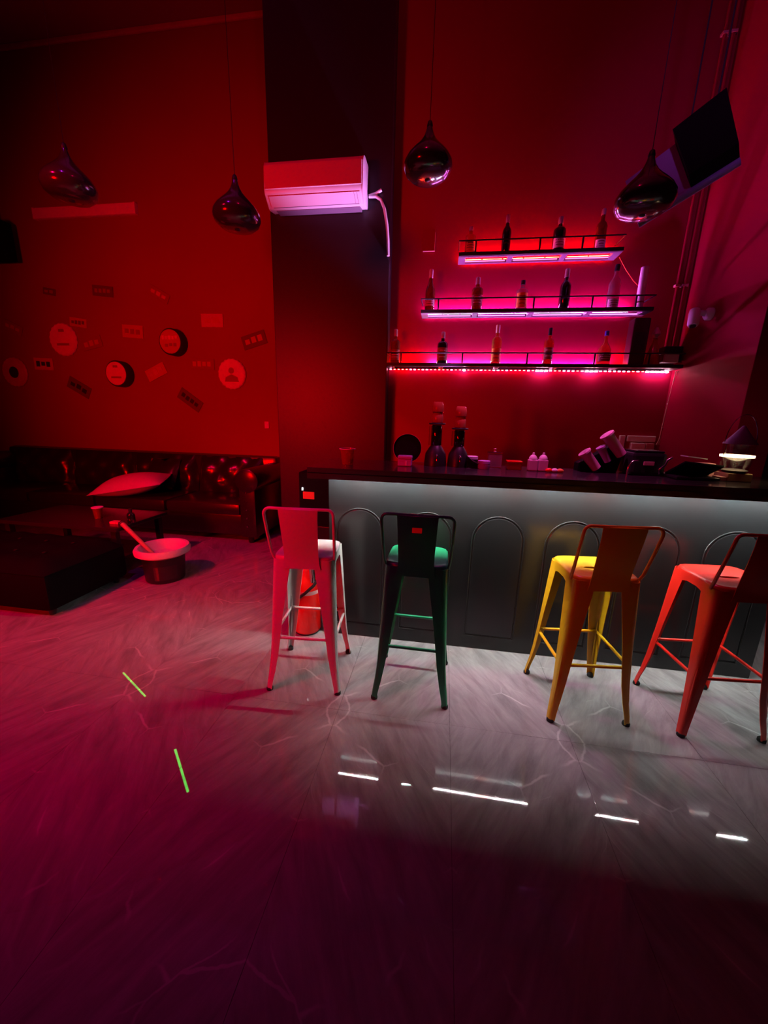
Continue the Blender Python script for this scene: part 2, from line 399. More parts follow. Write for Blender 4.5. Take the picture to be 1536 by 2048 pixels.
def make_stool(m):
    root = bpy.data.objects.new('bar_stool', None); COL.objects.link(root); root.empty_display_size = 0.1
    mb = MB()
    # seat: slotted dished top, rolled edge, apron with cut-out arches
    slot = []
    n = 48
    for k in range(n):
        a = 2*PI*(k+0.5)/n; slot.append((0.052*math.cos(a), 0.013*math.sin(a)-0.005, 0.779))
    dish = lambda x, y: -0.004+0.004*min(1, (x*x+y*y)/0.02)
    rings = [[(x, y, z-0.012) for x, y, z in slot], slot]
    for h in (0.06, 0.10, 0.135, 0.148): rings.append(sq_ring(h, 0, 0.785, n, dish))
    rings += [sq_ring(0.156, 0, 0.7815, n), sq_ring(0.1595, 0, 0.774, n), sq_ring(0.1605, 0, 0.755, n)]
    def low(x, y):
        t = min(abs(x), abs(y))/0.16
        return -0.030*min(1, max(0, (t-0.25)/0.45))
    rings += [[(x*1.004, y*1.004, 0.735+low(x, y)) for x, y, z in sq_ring(0.1605, 0, 0, n)],
              [(x*0.985, y*0.985, 0.735+low(x, y)) for x, y, z in sq_ring(0.1605, 0, 0, n)], sq_ring(0.153, 0, 0.765, n)]
    mb.loft(rings, cap0=False, cap1=False).build('seat', m, root)
    for sx in (1, -1):
        for sy_ in (1, -1):
            zs = [0.012, 0.05, 0.12, 0.22, 0.34, 0.46, 0.60, 0.70, 0.768]
            lb = MB().loft([L_section(leg_h(z), leg_h(z), leg_w(z), sx, sy_, z) for z in zs])
            # pressed rib on the corner of the lower leg
            pts = []
            for z in (0.10, 0.14, 0.20, 0.28, 0.36, 0.40):
                h = leg_h(z)-0.0035-0.30*min(0.45*leg_w(z), 0.030); pts.append((sx*h, sy_*h, z))
            lb.tube(pts, [0.002, 0.0065, 0.007, 0.007, 0.0065, 0.002], 8)
            leg = lb.build('leg', m, root)
            h = leg_h(0)-0.016
            MB().lathe([(0.015, 0.0), (0.0185, 0.002), (0.0185, 0.014), (0.016, 0.018), (0.010, 0.024)], 12, (sx*h, sy_*h, 0)).build('foot', M_rubber, leg)
    for a in range(4):
        h = leg_h(0.318)-0.010; L_ = h-0.006
        pts = [(-L_, -h, 0.318), (-L_+0.03, -h, 0.318), (L_-0.03, -h, 0.318), (L_, -h, 0.318)]
        rot = Matrix.Rotation(a*PI/2, 3, 'Z')
        bb = MB()
        bb.box((-L_, -h-0.004, 0.308), (-L_+0.035, -h+0.004, 0.328), bev=0.003).box((L_-0.035, -h-0.004, 0.308), (L_, -h+0.004, 0.328), bev=0.003)
        bb.tube([(-L_+0.02, -h, 0.318), (L_-0.02, -h, 0.318)], 0.0085, 10)
        bb.v = [tuple(rot @ Vector(v)) for v in bb.v]
        bb.build('crossbar', m, root)
    # back loop of steel tube
    pts = [(-0.162, -0.115, 0.762), (-0.167, -0.135, 0.80), (-0.172, -0.172, 0.92)]
    top = [(-0.1745, -0.196, 1.005)]
    for i in range(6):
        a = PI-PI/2*i/5; top.append((-0.1445+0.030*math.cos(a), -0.200, 1.022+0.030*math.sin(a)))
    top += [(-0.07, -0.205, 1.052)]
    half = pts+top
    full = half+[(-x, y, z) for x, y, z in half[::-1]]
    MB().tube(full, 0.0078, 10).build('back_frame', m, root)
    # splat: a bent sheet from the top tube to the rear apron
    prof = [(1.056, -0.205, 0.100), (1.050, -0.212, 0.099), (1.0, -0.207, 0.096), (0.92, -0.192, 0.093), (0.84, -0.176, 0.090), (0.79, -0.168, 0.090), (0.745, -0.1665, 0.094), (0.722, -0.1665, 0.100)]
    front = []; back = []
    nx = 6
    rr = []
    for z, y, hw in prof:
        ring = []
        for i in range(nx+1):
            u = -1+2*i/nx; ring.append((u*hw, y-0.006*(1-u*u)*(1 if z > 0.8 else 0), z))
        for i in range(nx, -1, -1):
            u = -1+2*i/nx; ring.append((u*hw, y+0.003-0.006*(1-u*u)*(1 if z > 0.8 else 0), z))
        rr.append(ring)
    MB().loft(rr).build('backrest', m, root)
    return root
SM = {'white': stool_mat('stool_white', (0.80, 0.77, 0.74)), 'green': stool_mat('stool_green', (0.008, 0.34, 0.13)),
      'yellow': stool_mat('stool_yellow', (0.88, 0.50, 0.012)), 'red': stool_mat('stool_red', (0.78, 0.022, 0.012))}
def copy_tree(o, parent=None):
    c = o.copy(); COL.objects.link(c)
    if parent: c.parent = parent
    for ch in [q for q in bpy.data.objects if q.parent == o]: copy_tree(ch, c)
    return c
proto = None
for key, loc, rz, lab in (('white', (-0.703, 1.947), 5.0, 'white metal bar stool with a low back, leftmost at the bar beside the red extinguisher'),
                          ('green', (-0.097, 1.970), -0.4, 'green metal bar stool with a low back and a small red sticker'),
                          ('yellow', (0.803, 1.995), 6.3, 'yellow metal bar stool with a low back, turned slightly at the bar'),
                          ('red', (1.430, 2.008), 5.2, 'red metal bar stool with a low back, rightmost at the bar')):
    st = make_stool(SM[key])
    st.location = (loc[0], loc[1], 0); st.rotation_euler = (0, 0, math.radians(rz))
    tag(st, lab, 'stool', 'metal stools along the bar')
    if key == 'green':
        MB().box((-0.024, -0.2125, 0.967), (0.024, -0.2095, 0.993), bev=0.001).build('sticker', mat('sticker_red', (0.9, 0.03, 0.03), 0.5), st)['label'] = 'small red sticker'

# ---------------------------------------------------------------- air conditioner
a0 = at(531, 410, PY-0.2); a1 = at(727, 394, PY-0.2); zt = at(715, 304, PY-0.2).z
zb = (a0.z+a1.z)/2-0.01; acx0, acx1 = a0.x-0.005, a1.x
print('AC', acx0, acx1, zb, zt)
hA = zt-zb
ac = empty('air_conditioner', ((acx0+acx1)/2, PY, zb), 'white split air conditioner mounted high on the black pillar', 'air conditioner')
hw = (acx1-acx0)/2
# side profile (y towards the room is negative)
prof = [(0, 0.02), (0, hA), (-0.15, hA), (-0.185, hA-0.02), (-0.205, hA-0.06), (-0.21, 0.105), (-0.198, 0.075), (-0.125, 0.004), (-0.105, 0.0)]
rings = [[(x, y, z) for y, z in prof] for x in (-hw+0.012, hw-0.012)]
MB().loft(rings).build('housing', M_acw, ac)
for sx in (-1, 1):
    pr2 = [(y*1.012, (z-hA/2)*1.012+hA/2) for y, z in prof]
    MB().loft([[(sx*(hw-0.014), y, z) for y, z in pr2], [(sx*(hw-0.004), y, z) for y, z in pr2], [(sx*hw, y*0.93-0.004, (z-hA/2)*0.95+hA/2) for y, z in pr2]]).build('end_cap', M_acw, ac)
MB().box((-hw+0.014, -0.216, 0.108), (hw-0.014, -0.2045, hA-0.055), bev=0.004).build('front_panel', M_acw, ac)
# louvre flap on the slanted bottom face
sl = math.atan2(0.071, 0.073)
rot = Matrix.Rotation(-(PI/2-sl)+PI/2-PI/2, 3, 'X')
d_ = Vector((0, 0.073, -0.071)).normalized(); nrm = Vector((0, -0.071, -0.073)).normalized(); p0 = Vector((0, -0.198, 0.075))
fp = MB(); vsl = []
for off in (0.0005, 0.006):
    for xx, tt in ((-hw+0.035, 0.010), (hw-0.035, 0.010), (hw-0.035, 0.092), (-hw+0.035, 0.092)):
        q = p0+d_*tt+nrm*off; vsl.append((xx, q.y, q.z))
fp.add(vsl, [(0, 1, 2, 3), (4, 7, 6, 5), (0, 4, 5, 1), (1, 5, 6, 2), (2, 6, 7, 3), (3, 7, 4, 0)])
flap = fp.build('louvre', M_acw, ac)
sg = MB()
for xx in (hw-0.085, hw-0.06):
    q0 = p0+d_*0.012+nrm*0.0068; q1 = p0+d_*0.09+nrm*0.0068
    sg.tube([(xx, q0.y, q0.z), (xx+0.006, q1.y, q1.z)], 0.0012, 5)
q0 = p0+d_*0.096+nrm*0.001
sg.box((-hw+0.05, q0.y-0.004, q0.z-0.002), (hw-0.05, q0.y+0.002, q0.z+0.003))
sg.build('outlet_slot', M_acd, ac)
MB().box((-hw+0.06, -0.10, -0.004), (hw-0.05, -0.01, 0.024), bev=0.004).build('drain_tray', M_acd, ac)
# refrigerant pipe
pp = [at(738, 392, PY-0.03), at(752, 387, PY-0.03), at(763, 380, PY-0.03)]
pl = [at(738, 393, PY-0.03), at(752, 393, PY-0.03), at(762, 400, PY-0.03), at(769, 418, PY-0.03), at(774, 450, PY-0.03), at(776, 480, PY-0.025), at(776.5, 512, PY-0.02)]
oo = Vector((acx1, PY, zb))
pipe = empty('refrigerant_pipe', pl[0], 'pale wrapped pipe bending down the pillar from the air conditioner', 'pipe')
MB().tube([p-pl[0] for p in pl], 0.013, 10).build('main_pipe', M_white, pipe)
MB().tube([p-pl[0] for p in pp], 0.012, 10).build('stub', M_white, pipe)

# ---------------------------------------------------------------- shelves with bottles
SF, SB = 3.78, 3.985   # front and back of the shelves
def shelf(name, z, x0, x1, posts, cells, tube, label):
    root = empty('wall_shelf', ((x0+x1)/2, WB_Y, z), label, 'shelf', 'wall shelves above the bar')
    cx = (x0+x1)/2; hx = (x1-x0)/2
    fy, by = SF-WB_Y, SB-WB_Y
    MB().box((-hx, fy, -0.028), (hx, fy+0.02, 0.0), bev=0.002).build('front_bar', M_steel, root)
    fr = MB()
    fr.box((-hx, fy+0.02, -0.028), (hx, fy+0.048, -0.004)).box((-hx, by-0.035, -0.028), (hx, by-0.005, -0.004))
    for i in range(cells+1):
        xx = -hx+2*hx*i/cells; a = max(-hx, xx-0.022); b = min(hx, xx+0.022)
        if i == 0: b = a+0.06
        if i == cells: a = b-0.06
        fr.box((a, fy+0.03, -0.0285), (b, by-0.01, -0.0045))
    fr.build('frame', M_under, root)
    MB().box((-hx+0.004, fy+0.022, -0.004), (hx-0.004, by-0.006, 0.0)).build('glass_panel', M_glasspanel, root)
    rl = MB(); zr = 0.088
    rl.tube([(-hx, fy+0.006, zr), (hx, fy+0.006, zr)], 0.006, 8)
    rl.tube([(-hx, fy+0.006, zr), (-hx, by, zr)], 0.006, 8).tube([(hx, fy+0.006, zr), (hx, by, zr)], 0.006, 8)
    rail = rl.build('guard_rail', M_steel, root)
    for xw in posts:
        MB().box((xw-cx-0.006, fy, 0), (xw-cx+0.006, fy+0.012, zr)).build('post', M_steel, root)
    if tube:
        for i in range(cells):
            a = -hx+2*hx*i/cells+0.035; b = -hx+2*hx*(i+1)/cells-0.035
            MB().tube([(a, by-0.048, -0.018), (b, by-0.048, -0.018)], 0.0045, 8).build('led_tube', tube, root)
    return root
def px_x(px, py): return at(px, py, SF).x
zt1 = at(1080, 499, SF).z; zt2 = at(1080, 616, SF).z; zt3 = at(1055, 727, SF).z
print('shelf z', zt1, zt2, zt3)
xa0, xa1 = px_x(918, 503), px_x(1249, 492); xb0, xb1 = px_x(842, 616), px_x(1309, 612); xc0, xc1 = px_x(777, 725), px_x(1372, 727)
xc0 = PX1+0.004; xc1 = min(xc1, WR_X-0.03)
print(xa0, xa1, xb0, xb1, xc0, xc1)
shelf('top', zt1, xa0, xa1, [px_x(952, 490), px_x(1080, 490), px_x(1166, 485)], 3, M_tube_top, 'short top wall shelf of black steel, highest of the three above the bar')
shelf('mid', zt2, xb0, xb1, [px_x(877, 605), px_x(1068, 605), px_x(1185, 603), px_x(1273, 600)], 4, M_tube_mid, 'middle wall shelf of black steel lit pink from beneath')
shelf('low', zt3, xc0, xc1, [px_x(802, 712), px_x(925, 712), px_x(1055, 712), px_x(1190, 712), px_x(1300, 712)], 5, None, 'long lowest wall shelf with a dotted light strip along its underside')
# light strips behind the shelf backs (glow on the wall)
def back_strip(x0, x1, z, m, label):
    r_ = empty('led_strip', (x0, WB_Y-0.026, z), label, 'led strip')
    n = max(1, int((x1-x0)/0.16))
    MB().box((0, -0.004, -0.007), (x1-x0, 0.004, 0.0)).build('tape', M_white, r_)
    for i in range(n):
        MB().box(((x1-x0)*i/n+0.006, -0.003, 0.0), ((x1-x0)*(i+1)/n-0.006, 0.003, 0.004)).build('led_segment', m(i/n) if callable(m) else m, r_, smooth=False)
back_strip(xa0+0.03, xa1-0.03, zt1+0.005, M_red_led, 'red led strip along the back edge of the top shelf')
back_strip(xb0+0.03, xb1-0.12, zt2+0.005, M_pink_led, 'pink led strip along the back edge of the middle shelf')
back_strip(xc0+0.05, xc1-0.35, zt3+0.005, lambda t: M_red_led if t < 0.12 else (M_lilac_led if t < 0.42 else (M_pink_led if t < 0.9 else M_red_led)), 'pink led strip along the back edge of the lowest shelf')
# dotted strip under the front of the lowest shelf
ds = empty('led_strip', (xc0, SB-0.02, zt3-0.03), 'bright dotted led strip hanging beneath the lowest shelf', 'led strip')
rnd = random.Random(3)
dts = {0: [], 1: [], 2: []}
nd = 64
for i in range(nd):
    t = (i+0.5)/nd
    big = (t*595+777)
    c = 2 if (abs(big-1115) < 12 or big > 1325 or abs(big-1215) < 14 or abs(big-950) < 6) else (1 if rnd.random() < 0.35+0.4*t else 0)
    dts[c].append(t)
for c, m, sz in ((0, M_dot_red, 0.005), (1, M_dot_pink, 0.006), (2, M_dot_white, 0.009)):
    for t in dts[c]:
        xx = t*(xc1-xc0-0.01)
        MB().box((xx-0.004-sz, -sz*0.7, -0.006-sz), (xx+0.004+sz, sz*0.7, -0.005), bev=0.001).build('diode', m, ds, smooth=False)
MB().box((0, -0.004, -0.004), (xc1-xc0-0.01, 0.004, 0.002)).build('tape', M_steel, ds)

def gmat(n, c, tr=0.85, ro=0.05): return mat(n, c, ro, trans=tr, spec=0.6)
G_dark = mat('dark_bottle_glass', (0.012, 0.006, 0.008), 0.06, spec=0.9, coat=0.5)
G_brown = gmat('brown_bottle_glass', (0.30, 0.05, 0.02), 0.55)
G_amber = gmat('amber_bottle_glass', (0.95, 0.42, 0.12), 0.85)
G_clear = gmat('clear_bottle_glass', (0.95, 0.92, 0.95), 0.92)
G_red = gmat('red_bottle_glass', (0.9, 0.08, 0.04), 0.8)
M_lab_w = mat('label_pale', (0.82, 0.70, 0.74), 0.6, noise=0.1, nscale=40)
M_lab_d = mat('label_dark', (0.22, 0.04, 0.04), 0.6, noise=0.3, nscale=40)
M_lab_o = mat('label_orange', (0.85, 0.30, 0.06), 0.6, noise=0.2, nscale=40)
M_cap_b = mat('cap_black', (0.02, 0.02, 0.03), 0.35)
M_cap_s = mat('cap_silver', (0.75, 0.68, 0.72), 0.3, metal=0.6)
M_cap_blue = mat('cap_blue', (0.06, 0.08, 0.5), 0.35)
PROFS = {   # (radius factor, height factor) glass, neck top
 'wine': [(0.92, 0), (1, .015), (1, .56), (.93, .62), (.62, .69), (.40, .74), (.36, .80), (.36, .97)],
 'champagne': [(0.9, 0), (1, .015), (1, .42), (.95, .50), (.72, .60), (.46, .69), (.36, .77), (.34, .95)],
 'liquor': [(0.94, 0), (1, .012), (1, .58), (.96, .64), (.74, .69), (.36, .72), (.33, .76), (.33, .93)],
 'square': [(0.95, 0), (1, .015), (1, .62), (.93, .68), (.58, .73), (.36, .77), (.33, .80), (.33, .93)],
 'bulb': [(0.80, 0), (1, .03), (1.02, .30), (.92, .46), (.62, .58), (.34, .66), (.26, .72), (.26, .92)],
 'tall': [(0.88, 0), (1, .012), (.98, .30), (.94, .50), (1.0, .58), (.80, .66), (.42, .72), (.34, .78), (.34, .94)],
 'decanter': [(1.0, 0), (1.02, .02), (.80, .25), (.52, .48), (.30, .62), (.26, .70), (.30, .72)],
}
def bottle(pxx, ytop, shelf_z, wpx, kind, glass, cap, label_m, text, lab=(0.14, 0.46), Y=3.87, fac=1.0, grp=None, flat=False):
    base_y = None
    p = at(pxx, ytop, Y)
    # foot on the shelf straight below
    X = p.x; z0 = shelf_z; h = (p.z-z0)*fac
    r = abs(at(pxx+wpx/2, ytop+20, Y).x-at(pxx-wpx/2, ytop+20, Y).x)/2
    root = empty('bottle', (X, Y, z0+0.0005), text, 'bottle', grp)
    pr = [(a*r, b*h) for a, b in PROFS[kind]]
    syy = 0.8 if flat else 1
    MB().lathe([(0, 0.0)]+pr+[(0, pr[-1][1])], 20, sy=syy).build('glass_body', glass, root)
    rn = pr[-1][0]*1.22; zc = pr[-1][1]
    if kind == 'decanter':
        MB().lathe([(rn*0.7, zc), (rn*0.5, zc+0.02*h), (rn*1.5, zc+0.10*h), (rn*1.2, zc+0.17*h), (rn*0.3, h)], 12).build('stopper', cap, root)
    else:
        c0 = 0.80*h if kind in ('champagne', 'wine', 'liquor') else 0.86*h
        MB().lathe([(rn, c0), (rn, h*0.985), (rn*0.8, h)], 14).build('cap', cap, root)
    if label_m:
        lb = MB(); rr = r*1.012; a, b = lab; seg = 14; vs = []
        for zz in (a*h, b*h):
            for k in range(seg+1):
                an = -PI/2-1.15+2.3*k/seg; vs.append((rr*math.cos(an), rr*math.sin(an)*syy, zz))
        lb.add(vs, [(k, k+1, seg+2+k, seg+1+k) for k in range(seg)])
        l_ = lb.build('label', label_m, root)
        sd = MB(); rn_ = random.Random(int(pxx))
        for q in range(3):
            zz = (a+(b-a)*(0.25+0.25*q))*h; wv = 0.5+0.5*rn_.random(); vs = []
            for z2 in (zz, zz+0.006):
                for k in range(7):
                    an = -PI/2-wv*0.9+1.8*wv*k/6; vs.append((rr*1.006*math.cos(an), rr*1.006*math.sin(an)*syy, z2))
            sd.add(vs, [(k, k+1, 8+k, 7+k) for k in range(6)])
        sd.build('print', M_lab_d if label_m is not M_lab_d else M_lab_w, l_)
    return root
g1, g2, g3 = 'bottles on the top shelf', 'bottles on the middle shelf', 'bottles on the lowest shelf'
bottle(943, 454, zt1, 21, 'square', G_amber, M_cap_s, M_lab_o, 'short amber bottle with pointed shoulders, leftmost on the top shelf', grp=g1)
bottle(1017, 430, zt1, 18, 'wine', G_dark, M_cap_s, None, 'tall almost black wine bottle standing on the top shelf', grp=g1)
bottle(1123, 434, zt1, 25, 'liquor', G_dark, M_cap_s, M_lab_w, 'dark broad bottle with pale label, third on the top shelf', lab=(.1, .38), grp=g1)
bottle(1209, 418, zt1, 22, 'tall', G_brown, M_cap_s, M_lab_w, 'tall dark bottle with pale lower label at the right end of the top shelf', lab=(.03, .26), grp=g1)
bottle(863, 539, zt2, 20, 'champagne', G_brown, M_lab_w, M_lab_w, 'sparkling wine bottle with long pale foil neck on the middle shelf', lab=(.12, .30), grp=g2)
bottle(957, 555, zt2, 23, 'liquor', G_brown, M_cap_s, M_lab_d, 'dark brown spirit bottle with silver neck, second on the middle shelf', grp=g2)
bottle(1047, 561, zt2, 23, 'square', G_clear, M_cap_b, M_lab_o, 'short clear bottle with orange label and dark cap on the middle shelf', lab=(.08, .56), grp=g2)
bottle(1136, 538, zt2, 22, 'wine', G_dark, M_cap_s, None, 'tall black wine bottle with pale neck line on the middle shelf', grp=g2)
bottle(1236, 529, zt2, 24, 'tall', G_clear, M_cap_b, M_lab_w, 'tall clear glass bottle with dark stopper on the middle shelf', lab=(.02, .22), grp=g2)
bottle(792, 659, zt3, 19, 'liquor', G_brown, M_cap_s, M_lab_d, 'dark bottle with pale neck at the left end of the lowest shelf', lab=(.1, .4), grp=g3)
bottle(887, 664, zt3, 21, 'liquor', G_dark, M_cap_s, M_lab_d, 'dark round shouldered bottle, second on the lowest shelf', lab=(.1, .5), grp=g3)
bottle(997, 650, zt3, 20, 'liquor', G_amber, M_lab_w, M_lab_o, 'amber bottle with orange label near the middle of the lowest shelf', lab=(.06, .40), grp=g3)
bottle(1102, 656, zt3, 20, 'liquor', G_red, M_cap_b, M_lab_d, 'reddish bottle with dark neck, fourth on the lowest shelf', grp=g3)
bottle(1215, 662, zt3, 27, 'bulb', G_amber, M_cap_blue, M_lab_d, 'squat bulbous brandy bottle with blue cap on the lowest shelf', lab=(.1, .36), grp=g3)
bottle(1315, 655, zt3, 32, 'decanter', G_red, M_cap_s, None, 'conical glass decanter with stopper beside the junction box', Y=3.89, grp=g3)
# paper tube on the middle shelf
tb = at(1286, 535, 3.88); tbz = zt2; tx = at(1278, 610, 3.88).x
tr = empty('paper_tube', (tx, 3.88, tbz+0.001), 'white rolled tube standing at the right end of the middle shelf', 'tube')
MB().lathe([(0.026, 0), (0.030, 0.003), (0.030, tb.z-tbz), (0.027, tb.z-tbz+0.002), (0.022, tb.z-tbz-0.03)], 20, ring=True).build('tube_wall', M_white, tr)
MB().lathe([(0.0305, 0.05), (0.0312, 0.052), (0.0312, 0.06), (0.0305, 0.062)], 20, ring=True).build('band', M_lab_d, tr)
# dark carton on the lowest shelf
c0 = at(1266, 640, 3.86); c1 = at(1299, 640, 3.86)
bx = empty('gift_carton', ((c0.x+c1.x)/2, 3.88, zt3+0.001), 'tall dark carton with rounded top edges standing on the lowest shelf', 'carton')
hw_ = (c1.x-c0.x)/2; hc = c0.z-zt3+0.01
MB().box((-hw_, -0.06, 0), (hw_, 0.06, hc), bev=0.014).build('body', mat('carton_dark', (0.05, 0.006, 0.01), 0.5), bx)
MB().box((-hw_*0.7, -0.0615, hc*0.3), (hw_*0.7, -0.059, hc*0.7), bev=0.0005).build('front_panel', M_signd, bx)
# junction box at the shelf end
jb = at(1350, 708, 3.83)
jr = empty('junction_box', (jb.x-0.01, 3.86, zt3+0.03), 'black power box with tan cover at the right end of the lowest shelf', 'power box')
MB().box((-0.075, -0.03, -0.005), (0.07, 0.08, 0.125), bev=0.012).build('case', M_steel, jr)
MB().box((-0.078, -0.065, -0.012), (0.03, -0.030, 0.055), bev=0.006).build('adapter', M_cream, jr)
tf = MB()
for i in range(3): tf.box((0.036, -0.036, 0.01+0.03*i), (0.062, -0.030, 0.022+0.03*i))
tf.build('socket', M_rubber, jr)
# loose red wire from the top shelf to the tube
wp = [at(1239, 515, 3.9), at(1252, 540, 3.93), at(1267, 562, 3.95), at(1278, 573, 3.97)]
tag(MB().tube(wp, 0.0028, 6).build('wire', mat('red_wire', (0.9, 0.12, 0.05), 0.5, emit=(1, 0.03, 0.01), estr=0.0)), 'thin red wire hanging from the top shelf behind the white tube', 'wire')
# conduits in the corner and cable run below the lowest shelf
for i, (dx, r) in enumerate(((0.10, 0.011), (0.045, 0.016))):
    X = WR_X-dx
    cr = empty('conduit', (X, WB_Y-0.02, zt3+0.15), ('thin' if i == 0 else 'thicker')+' vertical conduit in the corner right of the shelves', 'conduit', 'conduits in the corner')
    MB().tube([(0, 0, 0), (0, 0, H-zt3-0.16)], r, 10).build('tube', M_wall, cr)
    for zz in (0.5, 1.3, 2.2): MB().box((-r-0.008, -r-0.003, zz), (r+0.008, r+0.018, zz+0.018), bev=0.002).build('clip', M_signm, cr)
cb0 = at(1352, 742, 3.9)
cbr = empty('cable_bundle', cb0, 'bundle of thin cables running down the corner below the lowest shelf', 'cables')
for i in range(3):
    pts = [at(1352+4*i, 742, 3.9), at(1345+3*i, 770, 3.955), at(1330+4*i, 830, 3.97), at(1318+3*i, 880, 3.97), at(1312+3*i, 890, 3.97)]
    MB().tube([p-cb0 for p in pts], 0.004, 6).build('cable', M_signm, cbr)
for yy in (808, 856):
    p = at(1330 if yy > 820 else 1341, yy, 3.97)-cb0
    MB().box((p.x-0.03, p.y-0.008, p.z-0.006), (p.x+0.03, p.y+0.002, p.z+0.006), bev=0.002).build('cable_clip', M_white, cbr)
# socket box on the back wall behind the counter
sb = at(1282, 888, 3.99)
sr = empty('socket_box', (sb.x, WB_Y, sb.z), 'pale wall socket strip low on the back wall by the cables', 'socket')
MB().box((-0.13, -0.03, 0.02), (0.11, 0, 0.075), bev=0.006).build('case', M_white, sr)
MB().box((-0.10, -0.055, -0.08), (0.02, 0.0, 0.01), bev=0.006).build('power_adapter', M_white, sr)
MB().box((0.03, -0.05, -0.075), (0.10, 0.0, 0.01), bev=0.006).build('power_adapter', M_signm, sr)
MB().box((-0.20, -0.035, -0.06), (-0.155, 0, 0.075), bev=0.006).build('switch_plate', M_white, sr)
# small switch frame on the wall left of the shelves
sw = at(858, 481, 3.99)
srt = empty('wall_bracket', (sw.x, WB_Y, sw.z), 'thin bracket frame on the wall left of the top shelf', 'bracket')
MB().box((-0.055, -0.018, -0.085), (0.055, 0, 0.085), bev=0.003).build('plate', M_wall, srt)
MB().box((-0.050, -0.024, -0.089), (0.056, -0.004, -0.084)).box((0.052, -0.024, -0.085), (0.056, -0.004, 0.06)).build('edge', M_signm, srt)

# ---------------------------------------------------------------- security camera on the right wall
cp = at(1428, 628, 3.60)
cv = empty('security_camera', (WR_X, 3.60, cp.z), 'small white security camera on the right wall beside the shelves', 'camera')
MB().lathe([(0.0, 0.0), (0.045, 0.0), (0.045, 0.03), (0.03, 0.045), (0, 0.045)], 18, mtx=Matrix.Rotation(-PI/2, 4, 'Y')).build('mount', M_white, cv)
MB().tube([(-0.03, 0, 0), (-0.07, 0, 0.01), (-0.115, -0.01, 0.005)], 0.02, 10).build('arm', M_white, cv)
hd = MB().lathe([(0.0, 0.03), (0.034, 0.028), (0.038, 0.0), (0.038, -0.09), (0.030, -0.105), (0, -0.105)], 18, mtx=Matrix.Translation((-0.13, -0.02, 0.0)) @ Matrix.Rotation(math.radians(-22), 4, 'X') @ Matrix.Rotation(math.radians(8), 4, 'Y')).build('head', M_white, cv)
MB().lathe([(0.0, -0.112), (0.021, -0.112), (0.021, -0.100), (0, -0.100)], 16, mtx=Matrix.Translation((-0.13, -0.02, 0.0)) @ Matrix.Rotation(math.radians(-22), 4, 'X') @ Matrix.Rotation(math.radians(8), 4, 'Y')).build('lens', M_rubber, hd)

# ---------------------------------------------------------------- pendants
def pendant(px, py, Y, label, wpx, n):
    c = at(px, py, Y)
    r = wpx/F_PX*((c-CAM).dot(FW))/2*0.97
    root = empty('pendant_lamp', c, label, 'lamp', 'black pendant lamps over the bar and lounge')
    k = r/0.165
    pr = [(0.022, -0.070), (0.060, -0.069), (0.120, -0.058), (0.152, -0.032), (0.166, 0.0), (0.162, 0.030), (0.143, 0.062), (0.112, 0.095), (0.080, 0.125), (0.052, 0.155), (0.033, 0.185), (0.022, 0.215), (0.017, 0.235)]
    pi_ = [(a-0.004, b+0.001) for a, b in pr[::-1]]
    prof = [(a*k, b*k) for a, b in pr]+[(a*k, b*k) for a, b in pi_[1:]]
    n_ = 32; mb = MB(); rings = [[(a*math.cos(2*PI*j/n_), a*math.sin(2*PI*j/n_), b) for j in range(n_)] for a, b in prof]
    rings.append(rings[0]); mb.loft(rings, cap0=False, cap1=False).build('shade', M_pend, root)
    MB().lathe([(0.018*k, 0.225*k), (0.020*k, 0.24*k), (0.014*k, 0.262*k), (0.004, 0.27*k)], 14).build('collar', M_steel, root)
    MB().tube([(0, 0, 0.262*k), (0, 0, H-c.z)], 0.0018, 6).build('cord', M_cord, root)
    MB().lathe([(0.0, -0.066*k), (0.020*k, -0.070*k), (0.016*k, -0.076*k), (0, -0.078*k)][::-1], 16).build('finial', M_steel, root)
pendant(140, 378, 2.5, 'leftmost of the four black pear shaped pendant lamps', 98, 1)
pendant(474, 437, 2.5, 'black pear shaped pendant lamp left of the air conditioner', 94, 2)
pendant(856, 336, 2.5, 'black pear shaped pendant lamp just right of the pillar', 99, 3)
pendant(1288, 405, 2.4, 'rightmost black pear shaped pendant lamp in front of the tilted board', 112, 4)

# ---------------------------------------------------------------- tilted board high on the right
A = at(1252, 366, 2.95); B = at(1456, 212, 2.75); C = at(1480, 322, 2.55); D = at(1276, 448, 2.75)
cen = (A+B+C+D)/4
ux = ((B-A)+(C-D)).normalized(); vy = ((A-D)+(B-C)); vy = (vy-ux*vy.dot(ux)).normalized(); nz = ux.cross(vy)
if nz.dot(CAM-cen) < 0: nz = -nz
def lc(p): q = p-cen; return (q.dot(ux), q.dot(vy), q.dot(nz))
bw = empty('tilted_board', cen, 'tilted purple board with a black box at its upper end, high on the right wall', 'board')
mtx3 = Matrix((ux, vy, nz)).transposed()
bw.rotation_euler = mtx3.to_euler() if mtx3.determinant() > 0 else Matrix((ux, vy, -nz)).transposed().to_euler()
Rm = bw.rotation_euler.to_matrix()
def L2(p): return Rm.transposed() @ (p-cen)
def slab4(ps, z0, z1):
    q = [L2(p) for p in ps]
    vs = [(p.x, p.y, z0) for p in q]+[(p.x, p.y, z1) for p in q]
    return MB().add(vs, [(0, 1, 2, 3), (7, 6, 5, 4), (0, 4, 5, 1), (1, 5, 6, 2), (2, 6, 7, 3), (3, 7, 4, 0)])
sgn = 1 if (Rm @ Vector((0, 0, 1))).dot(CAM-cen) > 0 else -1
slab4([A, B, C, D], -0.012, 0.012).build('panel', M_board, bw, smooth=False)
mid_t = A.lerp(B, 0.52); mid_b = D.lerp(C, 0.56)
